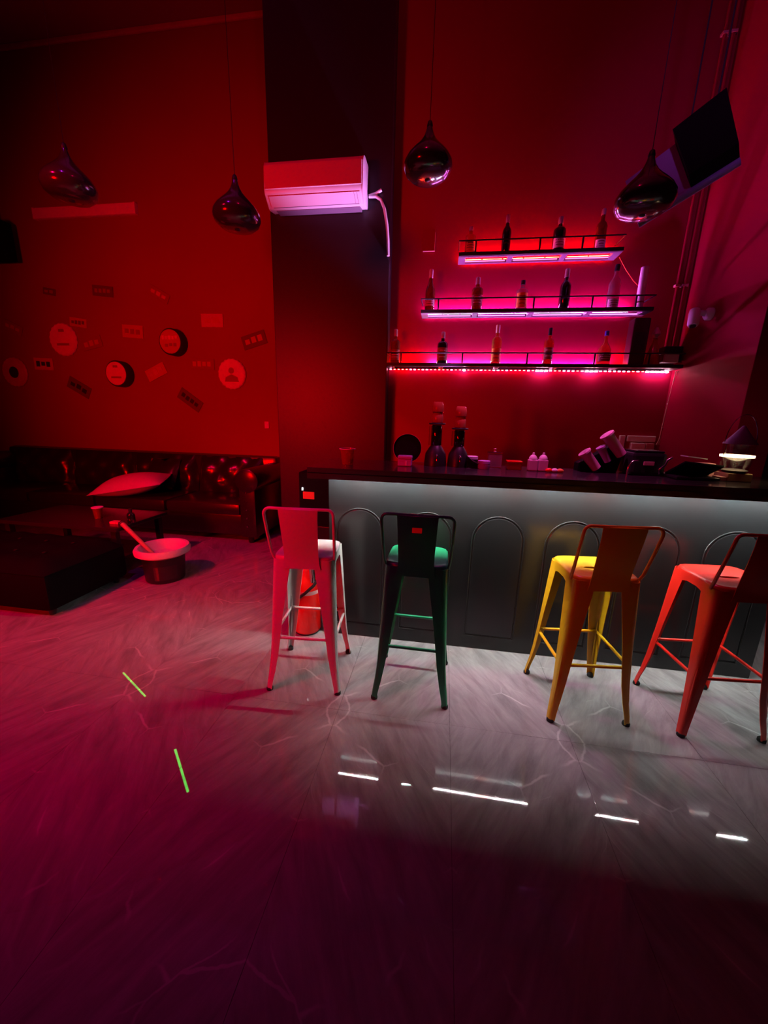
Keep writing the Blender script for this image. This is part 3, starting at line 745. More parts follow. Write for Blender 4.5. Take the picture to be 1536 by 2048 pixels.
slab4([mid_t, B, C, mid_b], 0.013*sgn, 0.10*sgn).build('speaker_box', M_darkfab, bw, smooth=False)
e0 = L2(D); e1 = L2(C); 
MB().tube([(e0.x, e0.y, 0), (e1.x, e1.y, 0)], 0.022, 10).build('rim', M_board, bw)
e0 = L2(A); e1 = L2(mid_t)
MB().tube([(e0.x, e0.y, 0), (e1.x, e1.y, 0)], 0.009, 8).build('rim', M_board, bw)
for t_ in (0.25, 0.75):
    w0 = mid_t.lerp(B, t_)-(Rm @ Vector((0, 0, 1)))*sgn*0.0; w1 = Vector((w0.x, w0.y, H))
    MB().tube([L2(w0), L2(w1)], 0.004, 6).build('hanger', M_cord, bw)

# ---------------------------------------------------------------- lounge wall decorations
Yw = WL_Y
def round_sign(px, py, wpx, hpx, depth, rim_m, face_m, label, inner=None, dark_rim=False, mark=0):
    p = at(px, py, Yw-depth); r = (at(px+wpx/2, py, Yw-depth).x-at(px-wpx/2, py, Yw-depth).x)/2
    r = (r+(at(px, py-hpx/2, Yw-depth).z-at(px, py+hpx/2, Yw-depth).z)/2)/2
    root = empty('round_sign', (p.x, Yw, p.z), label, 'sign', 'round signs on the lounge wall')
    n = 40; ring = []
    for s_, yy in ((0.97, 0), (1.0, -0.006), (1.0, -depth+0.012), (0.94, -depth), (0.90, -depth+0.003)):
        rg = []
        for k in range(n):
            a = 2*PI*k/n; sc = 1+0.022*(1 if k % 2 else -1)*(0.0 if dark_rim else 1)
            rg.append((r*s_*sc*math.cos(a), yy, r*s_*sc*math.sin(a)))
        ring.append(rg)
    MB().loft(ring).build('rim', rim_m, root)
    f = MB(); f.add([(r*0.885*math.cos(2*PI*k/n), -depth-0.001, r*0.885*math.sin(2*PI*k/n)) for k in range(n)]+[(r*0.885*math.cos(2*PI*k/n), -depth+0.004, r*0.885*math.sin(2*PI*k/n)) for k in range(n)],
                    [tuple(range(n))]+[(k, (k+1) % n, (k+1) % n+n, k+n) for k in range(n)])
    fc = f.build('face', face_m, root)
    rn = random.Random(int(px))
    if mark == 1:   # horizontal bar and a blot above
        MB().box((-r*0.45, -depth-0.004, -r*0.36), (r*0.45, -depth-0.001, -r*0.22)).build('print', M_print, fc)
        MB().box((-r*0.2, -depth-0.004, r*0.45), (r*0.2, -depth-0.001, r*0.62)).build('print', M_print, fc)
    if mark == 2:   # dark middle
        MB().lathe([(0, 0), (r*0.38, 0), (r*0.38, 0.004), (0, 0.004)], 24, mtx=Matrix.Translation((0, -depth, -r*0.02)) @ Matrix.Rotation(PI/2, 4, 'X')).build('print', M_signd, fc)
    if mark == 3:
        m_ = MB(); blocks(m_, -r*0.7, r*0.7, r*0.12, r*0.45, -depth-0.004, -depth-0.001, 5, rn); m_.build('print', M_signp, fc)
        m_ = MB(); blocks(m_, -r*0.5, r*0.6, -r*0.4, -r*0.1, -depth-0.004, -depth-0.001, 3, rn); m_.build('print', M_print, fc)
    if mark == 4:   # bust-like figure: round blot over a wide base
        MB().lathe([(0, 0), (r*0.2, 0), (r*0.2, 0.004), (0, 0.004)], 20, mtx=Matrix.Translation((0, -depth, r*0.22)) @ Matrix.Rotation(PI/2, 4, 'X')).build('print', M_print, fc)
        MB().prism([(-r*0.5, -r*0.5), (r*0.5, -r*0.5), (r*0.42, -r*0.2), (0, -r*0.02), (-r*0.42, -r*0.2)], -depth-0.004, -depth-0.001).build('print', M_print, fc)
round_sign(125, 679, 55, 66, 0.03, M_signp, M_signp, 'pale bottle cap sign, highest left on the lounge wall', mark=1)
round_sign(28, 744, 50, 58, 0.03, M_signm, M_signm, 'dull ring shaped sign with dark middle at the left edge', mark=2)
round_sign(232, 747, 42, 56, 0.13, M_signd, M_signp, 'deep round sign with pale face and black rim, lower of two', dark_rim=True, mark=1)
round_sign(340, 683, 44, 58, 0.13, M_signd, M_signk, 'deep round black rimmed sign with broken pale print, upper of two', dark_rim=True, mark=3)
round_sign(463, 748, 54, 64, 0.03, M_signp, M_signp, 'bright bottle cap sign with a dark figure, nearest the pillar', mark=4)
def plate(px, py, wpx, hpx, tilt, m, pm, label, n=4, frame=False):
    p = at(px, py, Yw-0.01); s_ = at(px+1, py, Yw-0.01).x-at(px, py, Yw-0.01).x; sv = at(px, py-0.5, Yw-0.01).z-at(px, py+0.5, Yw-0.01).z
    hw = wpx*s_/2*0.93; hh = hpx*sv/2
    root = empty('wall_plate', (p.x, Yw-0.001, p.z), label, 'plate', 'small plates on the lounge wall')
    root.rotation_euler = (0, math.radians(tilt), 0)
    base = MB().box((-hw, -0.010, -hh), (hw, -0.002, hh), bev=0.006).build('board', m, root)
    mb = MB(); blocks(mb, -hw*0.8, hw*0.8, -hh*0.5, hh*0.5, -0.0135, -0.010, n, random.Random(int(px))); mb.build('print', pm, base)
plate(87, 728, 40, 24, 2, M_signm, M_signd, 'small pale plate between the ring sign and the highest cap sign', 3)
plate(158, 775, 48, 24, 28, M_signl, M_signd, 'dark tilted plate with two black ends, below the pale cap sign', 3)
plate(156, 645, 36, 18, 8, M_signk, M_signl, 'small reddish plate above and right of the pale cap sign', 4)
plate(183, 686, 44, 24, -12, M_wall, M_signk, 'wall coloured plate right of the pale cap sign', 3)
plate(265, 663, 44, 26, 4, M_signk, M_wall, 'faint reddish plate between the two round black rimmed signs', 3)
plate(205, 582, 44, 22, 6, M_signl, M_wall, 'dark faint plate, top row, nearer the left', 4)
plate(98, 583, 26, 14, 10, M_signl, M_wall, 'smallest dark plate in the top row, far left', 2)
plate(317, 588, 46, 20, 28, M_wall, M_signm, 'tilted plate with pale marks, top row, nearer the pillar', 3)
plate(424, 641, 47, 27, 1, M_signm, M_signk, 'level pale plate above the sign nearest the pillar', 2)
plate(508, 680, 52, 28, -16, M_signl, M_signk, 'dark tilted plate closest to the black pillar', 3)
plate(312, 744, 44, 24, -24, M_signk, M_signm, 'pale plate tilted upward, right of the lower deep sign', 3)
plate(404, 728, 52, 22, 2, M_wall, M_signk, 'plate in wall colour left of the sign nearest the pillar', 4)
plate(380, 800, 52, 24, 34, M_signl, M_signd, 'dark plate tilted steeply down, lowest on the lounge wall', 4)
plate(25, 655, 40, 20, 24, M_wall, M_signk, 'faint tilted plate above the ring shaped sign', 3)
# pale linear fixture
b0 = at(68, 426, Yw-0.04); b1 = at(270, 419, Yw-0.04)
br = empty('linear_light', ((b0.x+b1.x)/2, Yw, (b0.z+b1.z)/2), 'long thin unlit white light bar high on the lounge wall', 'light fixture')
hl = (b1.x-b0.x)/2
MB().box((-hl, -0.055, -0.058), (hl, 0, 0.062), bev=0.008).build('housing', M_white, br)
for s_ in (-1, 1): MB().box((s_*hl-0.012, -0.057, -0.062), (s_*hl+0.012, 0, 0.066), bev=0.004).build('end_cap', M_white, br)
# light switch near the pillar
p = at(534, 850, Yw)
sw2 = empty('light_switch', (p.x, Yw, p.z), 'small light switch on the lounge wall beside the pillar', 'switch')
MB().box((-0.03, -0.01, -0.045), (0.03, 0, 0.045), bev=0.004).build('plate', M_signp, sw2)
MB().box((-0.014, -0.015, -0.022), (0.014, -0.008, 0.022), bev=0.002).build('rocker', M_white, sw2)
# hanging speaker at the left edge
p = at(-8, 476, 4.78)
sp = empty('hanging_speaker', p, 'black loudspeaker box hanging at the far left edge', 'speaker')
MB().box((-0.24, -0.12, -0.24), (0.13, 0.12, 0.20), bev=0.015).build('cabinet', M_darkfab, sp)
MB().box((-0.22, -0.126, -0.22), (0.11, -0.118, 0.18), bev=0.003).build('grille', M_steel, sp)
MB().tube([(-0.05, 0, 0.19), (-0.05, 0, H-p.z)], 0.012, 8).build('hanger', M_steel, sp)

# ---------------------------------------------------------------- sofa
sx0, sx1 = -6.4, -2.05; fy_, by_ = 4.03, 4.96
so = empty('sofa', ((sx0+sx1)/2, (fy_+by_)/2, 0), 'long black leather sofa with rolled arms against the lounge wall', 'sofa')
oc = ((sx0+sx1)/2, (fy_+by_)/2, 0)
def srel(a, b, bev): return MB().box(rel(a, oc), rel(b, oc), bev=bev)
srel((sx0+0.1, fy_+0.05, 0.08), (sx1-0.1, by_, 0.34), 0.03).build('base', M_leather, so)
ncu = 4; cw = (sx1-0.24-(sx0+0.24))/ncu
for i in range(ncu):
    xa = sx0+0.24+cw*i
    srel((xa+0.006, fy_, 0.33), (xa+cw-0.006, by_-0.28, 0.475), 0.05).build('seat_cushion', M_leather, so)
    # tufted back section: grid with diamond dents
    nx, nz_ = 22, 10; vs = []; fs = []
    for j in range(nz_+1):
        for q in range(nx+1):
            u = q/nx; v = j/nz_; X = xa+0.004+(cw-0.008)*u; Z = 0.45+0.49*v
            bulge = 0.07*math.sin(PI*min(1, v*1.02))**0.5+0.02
            tuft = abs(math.sin(PI*(u*3+v*1.5)))*abs(math.sin(PI*(u*3-v*1.5)))
            edge = min(1, min(u, 1-u)*12)
            yv = by_-0.15-(bulge+0.050*tuft)*edge - 0.10*(1-v)
            vs.append(rel((X, yv, Z), oc))
    for j in range(nz_):
        for q in range(nx):
            a_ = j*(nx+1)+q; fs.append((a_, a_+1, a_+nx+2, a_+nx+1))
    nb = len(vs)
    MB().add(vs, fs).build('back_cushion', M_leather, so)
srel((sx0+0.1, by_-0.20, 0.30), (sx1-0.1, by_, 0.955), 0.06).build('backrest', M_leather, so)
for X in (sx1-0.13, sx0+0.13):
    am = MB()
    am.box(rel((X-0.11, fy_-0.01, 0.08), oc), rel((X+0.09, by_-0.1, 0.70), oc), bev=0.03)
    mt = Matrix.Translation(rel((X, fy_-0.03, 0.755), oc)) @ Matrix.Rotation(-PI/2, 4, 'X')
    am.lathe([(0.0, 0.0), (0.10, 0.0), (0.135, 0.015), (0.14, 0.04), (0.135, 0.45), (0.13, 0.85), (0, 0.86)], 24, mtx=mt)
    arm = am.build('armrest', M_leather, so)
    for q in range(5): MB().lathe([(0.0, 0.0), (0.012, 0.002), (0.010, 0.008), (0, 0.010)], 8, mtx=Matrix.Translation(rel((X-0.02, fy_-0.012, 0.62-0.1*q), oc)) @ Matrix.Rotation(PI/2, 4, 'X')).build('stud', M_chrome, arm)
for X in (sx0+0.15, sx1-0.15):
    for Y_ in (fy_+0.06, by_-0.08):
        MB().lathe([(0.022, 0), (0.03, 0.01), (0.036, 0.085), (0.03, 0.09)], 12, rel((X, Y_, 0), oc)).build('foot', M_steel, so)
# pillow
pc = at(270, 962, 4.30)
pil = empty('pillow', (pc.x+0.07, 4.17, 0.455), 'pale rectangular pillow lying on the black sofa', 'pillow')
vs = []; fs = []; nu, nv = 20, 12
for side in (1, -1):
    for j in range(nv+1):
        for i in range(nu+1):
            u = -1+2*i/nu; v = -1+2*j/nv
            th = 0.125*max(0, (1-abs(u)**2.2))**0.7*max(0, (1-abs(v)**2.2))**0.7
            pinch = 1-0.06*(1-u*u)
            vs.append((u*0.40*(1-0.05*(1-v*v)), v*0.27*pinch, side*th+0.12))
o_ = (nu+1)*(nv+1)
for s_ in (0, 1):
    for j in range(nv):
        for i in range(nu):
            a_ = s_*o_+j*(nu+1)+i; fs.append((a_, a_+1, a_+nu+2, a_+nu+1) if s_ == 0 else (a_, a_+nu+1, a_+nu+2, a_+1))
pm_ = MB().add(vs, fs)
rot = Matrix.Rotation(math.radians(9), 3, 'X') @ Matrix.Rotation(math.radians(-6), 3, 'Y') @ Matrix.Rotation(math.radians(22), 3, 'Z')
pm_.v = [tuple(rot @ Vector((v[0], v[1], v[2]-0.12))+Vector((0, 0, 0.16))) for v in pm_.v]
pm_.build('case', M_fabric, pil)
pi2 = MB().tube([tuple(rot @ Vector((0.40*math.copysign(abs(math.cos(a))**0.3, math.cos(a)), 0.265*math.copysign(abs(math.sin(a))**0.3, math.sin(a)), 0))+Vector((0, 0, 0.16))) for a in [2*PI*k/40 for k in range(40)]], 0.006, 6, closed=True)
pi2.build('piping', M_fabric, pil)

# second glossy cushion behind it
pc2 = at(296, 935, 4.5)
pl2 = empty('leather_cushion', (pc2.x+0.12, 4.60, 0.49), 'glossy dark cushion standing behind the pale pillow', 'cushion')
cm = MB(); vs = []; fs = []
for side in (1, -1):
    for j in range(9):
        for i in range(13):
            u = -1+2*i/12; v = -1+2*j/8
            th = 0.07*max(0, (1-abs(u)**2.4))**0.6*max(0, (1-abs(v)**2.4))**0.6
            vs.append((u*0.22, -side*th+0.10*v, v*0.19+0.20))
for s_ in (0, 1):
    for j in range(8):
        for i in range(12):
            a_ = s_*117+j*13+i; fs.append((a_, a_+1, a_+14, a_+13))
cm.add(vs, fs).build('case', M_leather, pl2)
MB().box((-0.03, -0.03, 0.385), (0.03, 0.13, 0.40), bev=0.004).build('flap', M_leather, pl2)

# ---------------------------------------------------------------- low table with things, ottoman, bin
tcx, tcy = -3.35, 3.20
t = empty('coffee_table', (tcx, tcy, 0), 'low black coffee table in front of the sofa', 'table')
MB().box((-0.75, -0.33, 0.44), (0.52, 0.33, 0.475), bev=0.006).build('tabletop', M_slab, t)
for a_ in (-0.68, 0.45):
    for b_ in (-0.27, 0.27): MB().box((a_-0.025, b_-0.025, 0), (a_+0.025, b_+0.025, 0.44), bev=0.004).build('leg', M_steel, t)
MB().box((-0.66, -0.26, 0.14), (0.43, 0.26, 0.155), bev=0.003).build('lower_shelf', M_steel, t)
def on_table(px, Y): p = at(px, 1000, Y); return p.x
X = on_table(192, 3.15)
c = empty('tumbler', (X, 3.15, 0.4755), 'reddish glass tumbler with a pale rim standing on the coffee table', 'glass')
MB().lathe([(0, 0), (0.033, 0), (0.043, 0.10), (0.041, 0.10), (0.031, 0.006), (0, 0.006)], 20).build('cup', G_red, c)
MB().lathe([(0.043, 0.098), (0.050, 0.101), (0.050, 0.109), (0.0, 0.112)], 20).build('lid', M_white, c)
X = on_table(226, 3.02)
c = empty('cigarette_pack', (X, 3.02, 0.4755), 'small bright red pack lying on the coffee table edge', 'box')
MB().box((-0.045, -0.03, 0), (0.045, 0.03, 0.022), bev=0.003).build('body', mat('pack_red', (0.9, 0.25, 0.25), 0.4), c)
MB().box((0.022, -0.0308, 0.001), (0.024, 0.0308, 0.0225)).build('lid_seam', M_signd, c)
X = on_table(243, 3.0)
c = empty('small_bottle', (X, 3.08, 0.4755), 'small black bottle standing between the tumbler and the pillow', 'bottle')
MB().lathe([(0, 0), (0.032, 0), (0.034, 0.004), (0.034, 0.075), (0.026, 0.092), (0.014, 0.10), (0.014, 0.115), (0, 0.115)], 18).build('glass_body', G_dark, c)
MB().lathe([(0.016, 0.112), (0.016, 0.135), (0.0, 0.138)], 14).build('cap', M_cap_b, c)
# ottoman front left
ot = empty('ottoman', (-3.30, 2.50, 0), 'large black tufted ottoman at the left edge in front of the table', 'ottoman')
MB().box((-0.75, -0.36, 0.05), (0.55, 0.36, 0.34), bev=0.04).build('base', M_darkfab, ot)
vs = []; fs = []; nu, nv = 26, 14
for j in range(nv+1):
    for i in range(nu+1):
        u = i/nu; v = j/nv; e_ = min(1, min(u, 1-u)*9)*min(1, min(v, 1-v)*7)
        vs.append((-0.75+1.3*u, -0.36+0.72*v, 0.335+0.09*e_**0.5-0.02*(1-abs(math.sin(PI*(u*5)))*abs(math.sin(PI*v*3)))*e_))
for j in range(nv):
    for i in range(nu): a_ = j*(nu+1)+i; fs.append((a_, a_+1, a_+nu+2, a_+nu+1))
MB().add(vs, fs).build('seat_cushion', M_darkfab, ot)
bt = MB()
for i in range(1, 5):
    for j in (1, 2): bt.lathe([(0.014, 0), (0.014, 0.004), (0, 0.010)], 8, (-0.75+1.3*i/5, -0.36+0.72*j/3, 0.41))
bt.build('button', M_leather, ot)
for a_ in (-0.68, 0.48):
    for b_ in (-0.29, 0.29): MB().lathe([(0.02, 0), (0.03, 0.06)], 10, (a_, b_, 0)).build('foot', M_steel, ot)
# bin with pale rim
bcx = at(325, 1093, 2.97)
bn = empty('waste_bin', (bcx.x, 2.97, 0), 'black round bin with a pale swollen liner rim standing before the sofa', 'bin')
rb = abs(at(371, 1093, 2.97).x-at(280, 1093, 2.97).x)/2
zr = bcx.z
MB().lathe([(0, 0), (rb*0.66, 0), (rb*0.70, 0.01), (rb*0.78, zr-0.05), (rb*0.76, zr-0.05), (rb*0.64, 0.012), (0, 0.012)], 32).build('bucket', M_steel, bn)
MB().lathe([(0, zr-0.10), (rb*0.60, zr-0.095), (rb*0.68, zr-0.075)], 32, ring=False).build('bag', M_fabric, bn)
MB().lathe([(rb*0.60, zr-0.12), (rb*0.74, zr-0.04), (rb*0.84, zr+0.008), (rb*0.94, zr+0.012), (rb, zr-0.012), (rb*0.98, zr-0.045), (rb*0.86, zr-0.058), (rb*0.78, zr-0.05)], 40, ring=True).build('liner', M_fabric, bn)
lbm = MB(); vs = []
for zz, rr_ in ((0.04, 0.722), (0.17, 0.752)):
    for k in range(11): an = -PI/2+0.15+1.1*k/10; vs.append((rb*rr_*1.01*math.cos(an), rb*rr_*1.01*math.sin(an), zz))
lbm.add(vs, [(k, k+1, 12+k, 11+k) for k in range(10)]).build('label', M_slab, bn)
MB().lathe([(rb*0.775, 0.235), (rb*0.80, 0.237), (rb*0.80, 0.250), (rb*0.78, 0.252)], 32, ring=True).build('hoop', M_signm, bn)
p0_ = Vector((bcx.x-rb*0.45, 2.93, zr-0.03)); p1_ = at(243, 1046, 2.95)
st = empty('wooden_stick', p0_, 'reddish wooden stick leaning out of the bin towards the table', 'stick')
MB().tube([Vector((0.05, 0.0, -0.05)), (p1_-p0_)*0.5, p1_-p0_], [0.016, 0.019, 0.022], 10).build('shaft', M_tan, st)
MB().tube([(p1_-p0_)*0.97, (p1_-p0_)*1.04], [0.024, 0.018], 10).build('grip', M_signd, st)

# ---------------------------------------------------------------- extinguisher and black cabinet left of the bar
ex = empty('fire_extinguisher', (-0.885, 2.375, 0), 'red fire extinguisher standing on the floor behind the white stool', 'fire extinguisher')
R_ = 0.098
MB().lathe([(0, 0.012), (R_*0.9, 0.012), (R_, 0.03), (R_, 0.36), (R_*0.95, 0.405), (R_*0.72, 0.455), (R_*0.34, 0.487), (R_*0.26, 0.51), (0, 0.51)], 32).build('cylinder', M_redp, ex)
MB().lathe([(0, 0), (R_*0.86, 0), (R_*0.92, 0.006), (R_*0.88, 0.03)], 32).build('foot_ring', M_rubber, ex)
MB().lathe([(R_*1.004, 0.31), (R_*1.006, 0.312), (R_*1.006, 0.335), (R_*1.004, 0.337)], 32, ring=True).build('band', M_signm, ex)
vb = MB(); vb.lathe([(0.020, 0.505), (0.024, 0.515), (0.024, 0.545), (0.014, 0.56), (0, 0.56)], 16)
vb.box((-0.012, -0.03, 0.535), (0.10, -0.012+0.02, 0.548), bev=0.003)
vv = vb.build('valve', M_chrome, ex)
MB().box((-0.01, -0.012, 0.560), (0.105, 0.012, 0.570), bev=0.003, rot=Matrix.Rotation(math.radians(-14), 3, 'Y'), piv=(0, 0, 0.56)).build('lever', M_rubber, vv)
MB().lathe([(0, 0), (0.018, 0), (0.018, 0.012), (0, 0.012)], 16, mtx=Matrix.Translation((-0.002, -0.024, 0.53)) @ Matrix.Rotation(PI/2, 4, 'X')).build('gauge', M_white, vv)
MB().tube([(0.03, -0.01, 0.53), (0.09, -0.03, 0.52), (0.125, -0.07, 0.46), (0.09, -0.11, 0.40), (0.03, -0.118, 0.34), (-0.03, -0.115, 0.29), (-0.06, -0.10, 0.25)], 0.0105, 10).build('hose', M_rubber, ex)
MB().tube([(0.062, -0.052, 0.40), (0.060, -0.058, 0.50), (0.058, -0.06, 0.585)], [0.022, 0.020, 0.016], 14).build('nozzle', M_chrome, ex)

k0 = at(597, 960, 2.78); k1 = at(655, 960, 2.78)
kc = empty('drinks_cooler', ((k0.x+BX0-0.02)/2, 2.98, 0), 'tall black cabinet with a small red display beside the bar end', 'cabinet')
hk = (BX0-0.02-k0.x)/2; kz = at(620, 945, 2.78).z
MB().box((-hk, -0.20, 0.02), (hk, 0.20, kz), bev=0.012).build('body', M_darkfab, kc)
MB().box((-hk+0.015, -0.208, 0.05), (hk-0.015, -0.198, kz-0.42), bev=0.004).build('door', M_bar, kc)
pr = at(617, 991, 2.772); p2 = at(604.5, 978, 2.772); cx_ = kc.location.x
MB().box((pr.x-cx_-0.045, -0.209, pr.z-0.028), (pr.x-cx_+0.045, -0.199, pr.z+0.028), bev=0.003).build('display', M_screen_red, kc)
MB().box((p2.x-cx_-0.005, -0.206, p2.z-0.010), (p2.x-cx_+0.005, -0.199, p2.z+0.010)).build('indicator_light', M_indicator, kc)
MB().box((-hk+0.03, -0.225, 0.25), (-hk+0.045, -0.205, 0.60), bev=0.004).build('handle', M_chrome, kc)
for a_ in (-hk+0.03, hk-0.03): 
    for b_ in (-0.16, 0.16): MB().lathe([(0.015, 0), (0.018, 0.022)], 10, (a_, b_, 0)).build('foot', M_rubber, kc)

# ---------------------------------------------------------------- things on the counter
Z = TZ+0.0008
def cx_at(px, Y): return at(px, 925, Y).x
def zs_at(px, py, Y): return at(px, py, Y).z
Yc = 2.62
X = cx_at(695, 2.50)
c = empty('plastic_cup', (X, 2.50, Z), 'reddish plastic cup standing alone at the left end of the counter', 'cup')
hh = zs_at(695, 897, 2.50)-Z
MB().lathe([(0, 0), (0.036, 0), (0.050, hh), (0.047, hh), (0.034, 0.004), (0, 0.004)], 24).build('cup_wall', G_red, c)
MB().lathe([(0.049, hh-0.006), (0.054, hh-0.004), (0.054, hh+0.001), (0.048, hh+0.001)], 24, ring=True).build('rim', M_lab_w, c)
# round tray on edge
X = cx_at(813, 2.72); rt = (zs_at(812, 868, 2.72)-Z)/2
c = empty('round_tray', (X, 2.74, Z), 'large round black tray standing upright near the pillar', 'tray')
mt = Matrix.Rotation(math.radians(-9), 4, 'X') @ Matrix.Translation((0, 0, rt)) @ Matrix.Rotation(PI/2, 4, 'X')
MB().lathe([(0, 0), (rt*0.93, 0), (rt*0.97, 0.012), (rt, 0.014), (rt*0.985, 0.004), (rt*0.94, -0.006), (0, -0.006)], 40, mtx=mt).build('disc', M_darkfab, c)
MB().lathe([(rt*0.99, 0.010), (rt*1.005, 0.012), (rt*1.005, 0.016), (rt*0.985, 0.016)], 40, mtx=mt, ring=True).build('rim', M_signm, c)
def jar(px, py_top, wpx, m, mlid, label, cat='jar', name='storage_jar', Y=Yc, square=True, lidh=0.3):
    X = cx_at(px, Y); h = zs_at(px, py_top, Y)-Z; r = abs(at(px+wpx/2, 925, Y).x-at(px-wpx/2, 925, Y).x)/2
    c = empty(name, (X, Y, Z), label, cat)
    if square:
        MB().box((-r, -r*0.8, 0), (r, r*0.8, h*(1-lidh)), bev=r*0.15).build('body', m, c)
        MB().box((-r*1.04, -r*0.84, h*(1-lidh)), (r*1.04, r*0.84, h), bev=r*0.12).build('lid', mlid, c)
    else:
        MB().lathe([(0, 0), (r*0.95, 0), (r, 0.005), (r, h*(1-lidh)), (0, h*(1-lidh))], 24).build('body', m, c)
        MB().lathe([(r*1.03, h*(1-lidh)), (r*1.03, h*0.97), (r*0.9, h), (0, h)], 24).build('lid', mlid, c)
    return c, h, r
c, h, r = jar(810, 911, 27, M_purple, M_purple, 'small purple box standing in front of the round tray', 'box', 'purple_box', Y=2.55)
MB().box((0.004, -r*0.8-0.004, 0.006), (0.016, -r*0.8+0.001, h*0.5), bev=0.001).build('latch', M_lab_w, c)
# two dispensers with stacked glasses
def dispenser(px, plat_y, base_w, label, glabels, tops, Y=2.66):
    X = cx_at(px, Y); zp = zs_at(px, plat_y, Y)-Z
    c = empty('drink_dispenser', (X, Y, Z), label, 'dispenser', 'dispensers on the counter')
    b = base_w/2
    MB().lathe([(0, 0), (b, 0), (b, 0.02), (b*0.92, 0.08), (b*0.6, 0.12), (b*0.45, 0.135), (0, 0.135)], 24).build('base', M_steel, c)
    MB().lathe([(0.030, 0.13), (0.036, 0.14), (0.036, zp-0.02), (0.03, zp-0.012)], 20).build('column', G_dark, c)
    MB().tube([(-0.040, -0.01, 0.135), (-0.042, -0.01, zp-0.02)], 0.010, 8).build('sight_tube', G_red, c)
    MB().lathe([(0, zp-0.010), (0.050, zp-0.010), (0.056, zp-0.004), (0.054, zp), (0, zp)], 28).build('platform', M_steel, c)
    MB().tube([(0.01, -b*0.8, 0.075), (0.012, -b*0.8-0.03, 0.07), (0.013, -b*0.8-0.034, 0.04)], 0.007, 8).build('tap', M_chrome, c)
    zb_ = Z+zp
    hs = [(zs_at(px, tops[1], Y)-zb_), (zs_at(px, tops[0], Y)-zs_at(px, tops[1], Y))]
    for i, hg in enumerate(hs):
        g = empty('drinking_glass', (X, Y, zb_+0.0005), glabels[i], 'glass', 'upturned glasses on the dispensers')
        MB().lathe([(0.036, 0), (0.0385, hg*0.3), (0.038, hg*0.62), (0.031, hg*0.95), (0.028, hg*0.99), (0, hg*0.99), (0, hg*0.93), (0.027, hg*0.92), (0.034, hg*0.62), (0.0355, hg*0.3), (0.034, 0)], 24).build('bowl', G_amber_thin, g)
        MB().lathe([(0.036, 0.0), (0.0385, 0.0015), (0.036, 0.004), (0.034, 0.0015)], 24, ring=True).build('rim', M_clear, g)
        zb_ += hg
G_amber_thin = gmat('reddish_glass', (1.0, 0.22, 0.12), 0.55, 0.04)
dispenser(870, 846, 0.15, 'black drink dispenser, left of two, with two glasses on top', ['lower upturned glass on the left dispenser', 'upper upturned glass on the left dispenser'], (804, 825))
dispenser(915, 856, 0.14, 'black drink dispenser, right of two, with two glasses on top', ['lower upturned glass on the right dispenser', 'upper upturned glass on the right dispenser'], (813, 834))
# black swooping utensil rest with pink lid
X = cx_at(940, 2.60)
c = empty('ice_scoop', (X+0.012, 2.60, Z), 'low black scoop with chrome edge lying beside the right dispenser', 'scoop')
MB().loft([[(-0.035, -0.03*s_, 0.0) for s_ in (-1, 1)]+[(-0.035, 0.03*s_, 0.08) for s_ in (1, -1)], [(0.0, -0.04*s_, 0.0) for s_ in (-1, 1)]+[(0.0, 0.04*s_, 0.05) for s_ in (1, -1)], [(0.055, -0.035*s_, 0.0) for s_ in (-1, 1)]+[(0.055, 0.035*s_, 0.026) for s_ in (1, -1)]]).build('body', M_steel, c)
MB().tube([(0.0, -0.042, 0.050), (0.055, -0.037, 0.027)], 0.003, 6).build('edge', M_chrome, c)
jar(944, 912, 22, M_signd, M_lab_w, 'small dark tub with bright pink lid behind the scoop', 'tub', 'lidded_tub', Y=2.70, lidh=0.28, square=False)
jar(968, 921, 24, M_purple, M_purple, 'low violet tub left of the clear container', 'tub', 'lidded_tub', Y=2.58, lidh=0.35, square=False)
c, h, r = jar(988, 903, 28, gmat('clear_plastic', (0.9, 0.8, 0.85), 0.8, 0.12), M_clear, 'clear square container with small knob on its lid', 'container', 'clear_container', Y=2.68, lidh=0.12)
MB().lathe([(0.010, h), (0.008, h+0.012), (0.012, h+0.02), (0, h+0.022)], 12).build('knob', M_white, c)
c, h, r = jar(1028, 921, 29, G_red, M_redp, 'red translucent square box right of the clear container', 'box', 'sugar_box', Y=2.62, lidh=0.18)
for i, px in enumerate((1066, 1085)):
    X = cx_at(px, 2.60)+(0.002 if i else -0.002); hb = zs_at(px, 919, 2.60)-Z
    c = empty('squeeze_bottle', (X, 2.60, Z), ('left' if i == 0 else 'right')+' one of two pale pink squeeze bottles side by side on the counter', 'bottle', 'squeeze bottles on the counter')
    MB().box((-0.029, -0.026, 0), (0.029, 0.026, hb), bev=0.007).build('body', mat('pink_plastic_%d' % i, (0.80, 0.45, 0.62), 0.45), c)
    MB().lathe([(0.026, hb-0.001), (0.026, hb+0.010), (0.018, hb+0.024), (0.008, hb+0.030), (0.006, hb+0.045), (0, hb+0.046)], 16).build('nozzle_cap', M_lab_w, c)
for i, (px, dz, m) in enumerate(((1100, 0, M_redp), (1111, 0, M_lab_w), (1122, 0, M_lab_o))):
    X = cx_at(px, 2.56)
    o = MB().lathe([(0, 0), (0.014, 0.001), (0.020, 0.010), (0.016, 0.019), (0.006, 0.024), (0, 0.025)], 12, sx=1.2, sy=0.8).build('sachet', m, loc=(X, 2.56, Z))
    tag(o, ['small red sachet lying right of the squeeze bottles', 'tiny pale sachet, middle of three small pieces on the counter', 'tiny orange sachet nearest the tilted cup holder'][i], 'sachet', 'sachets on the counter')
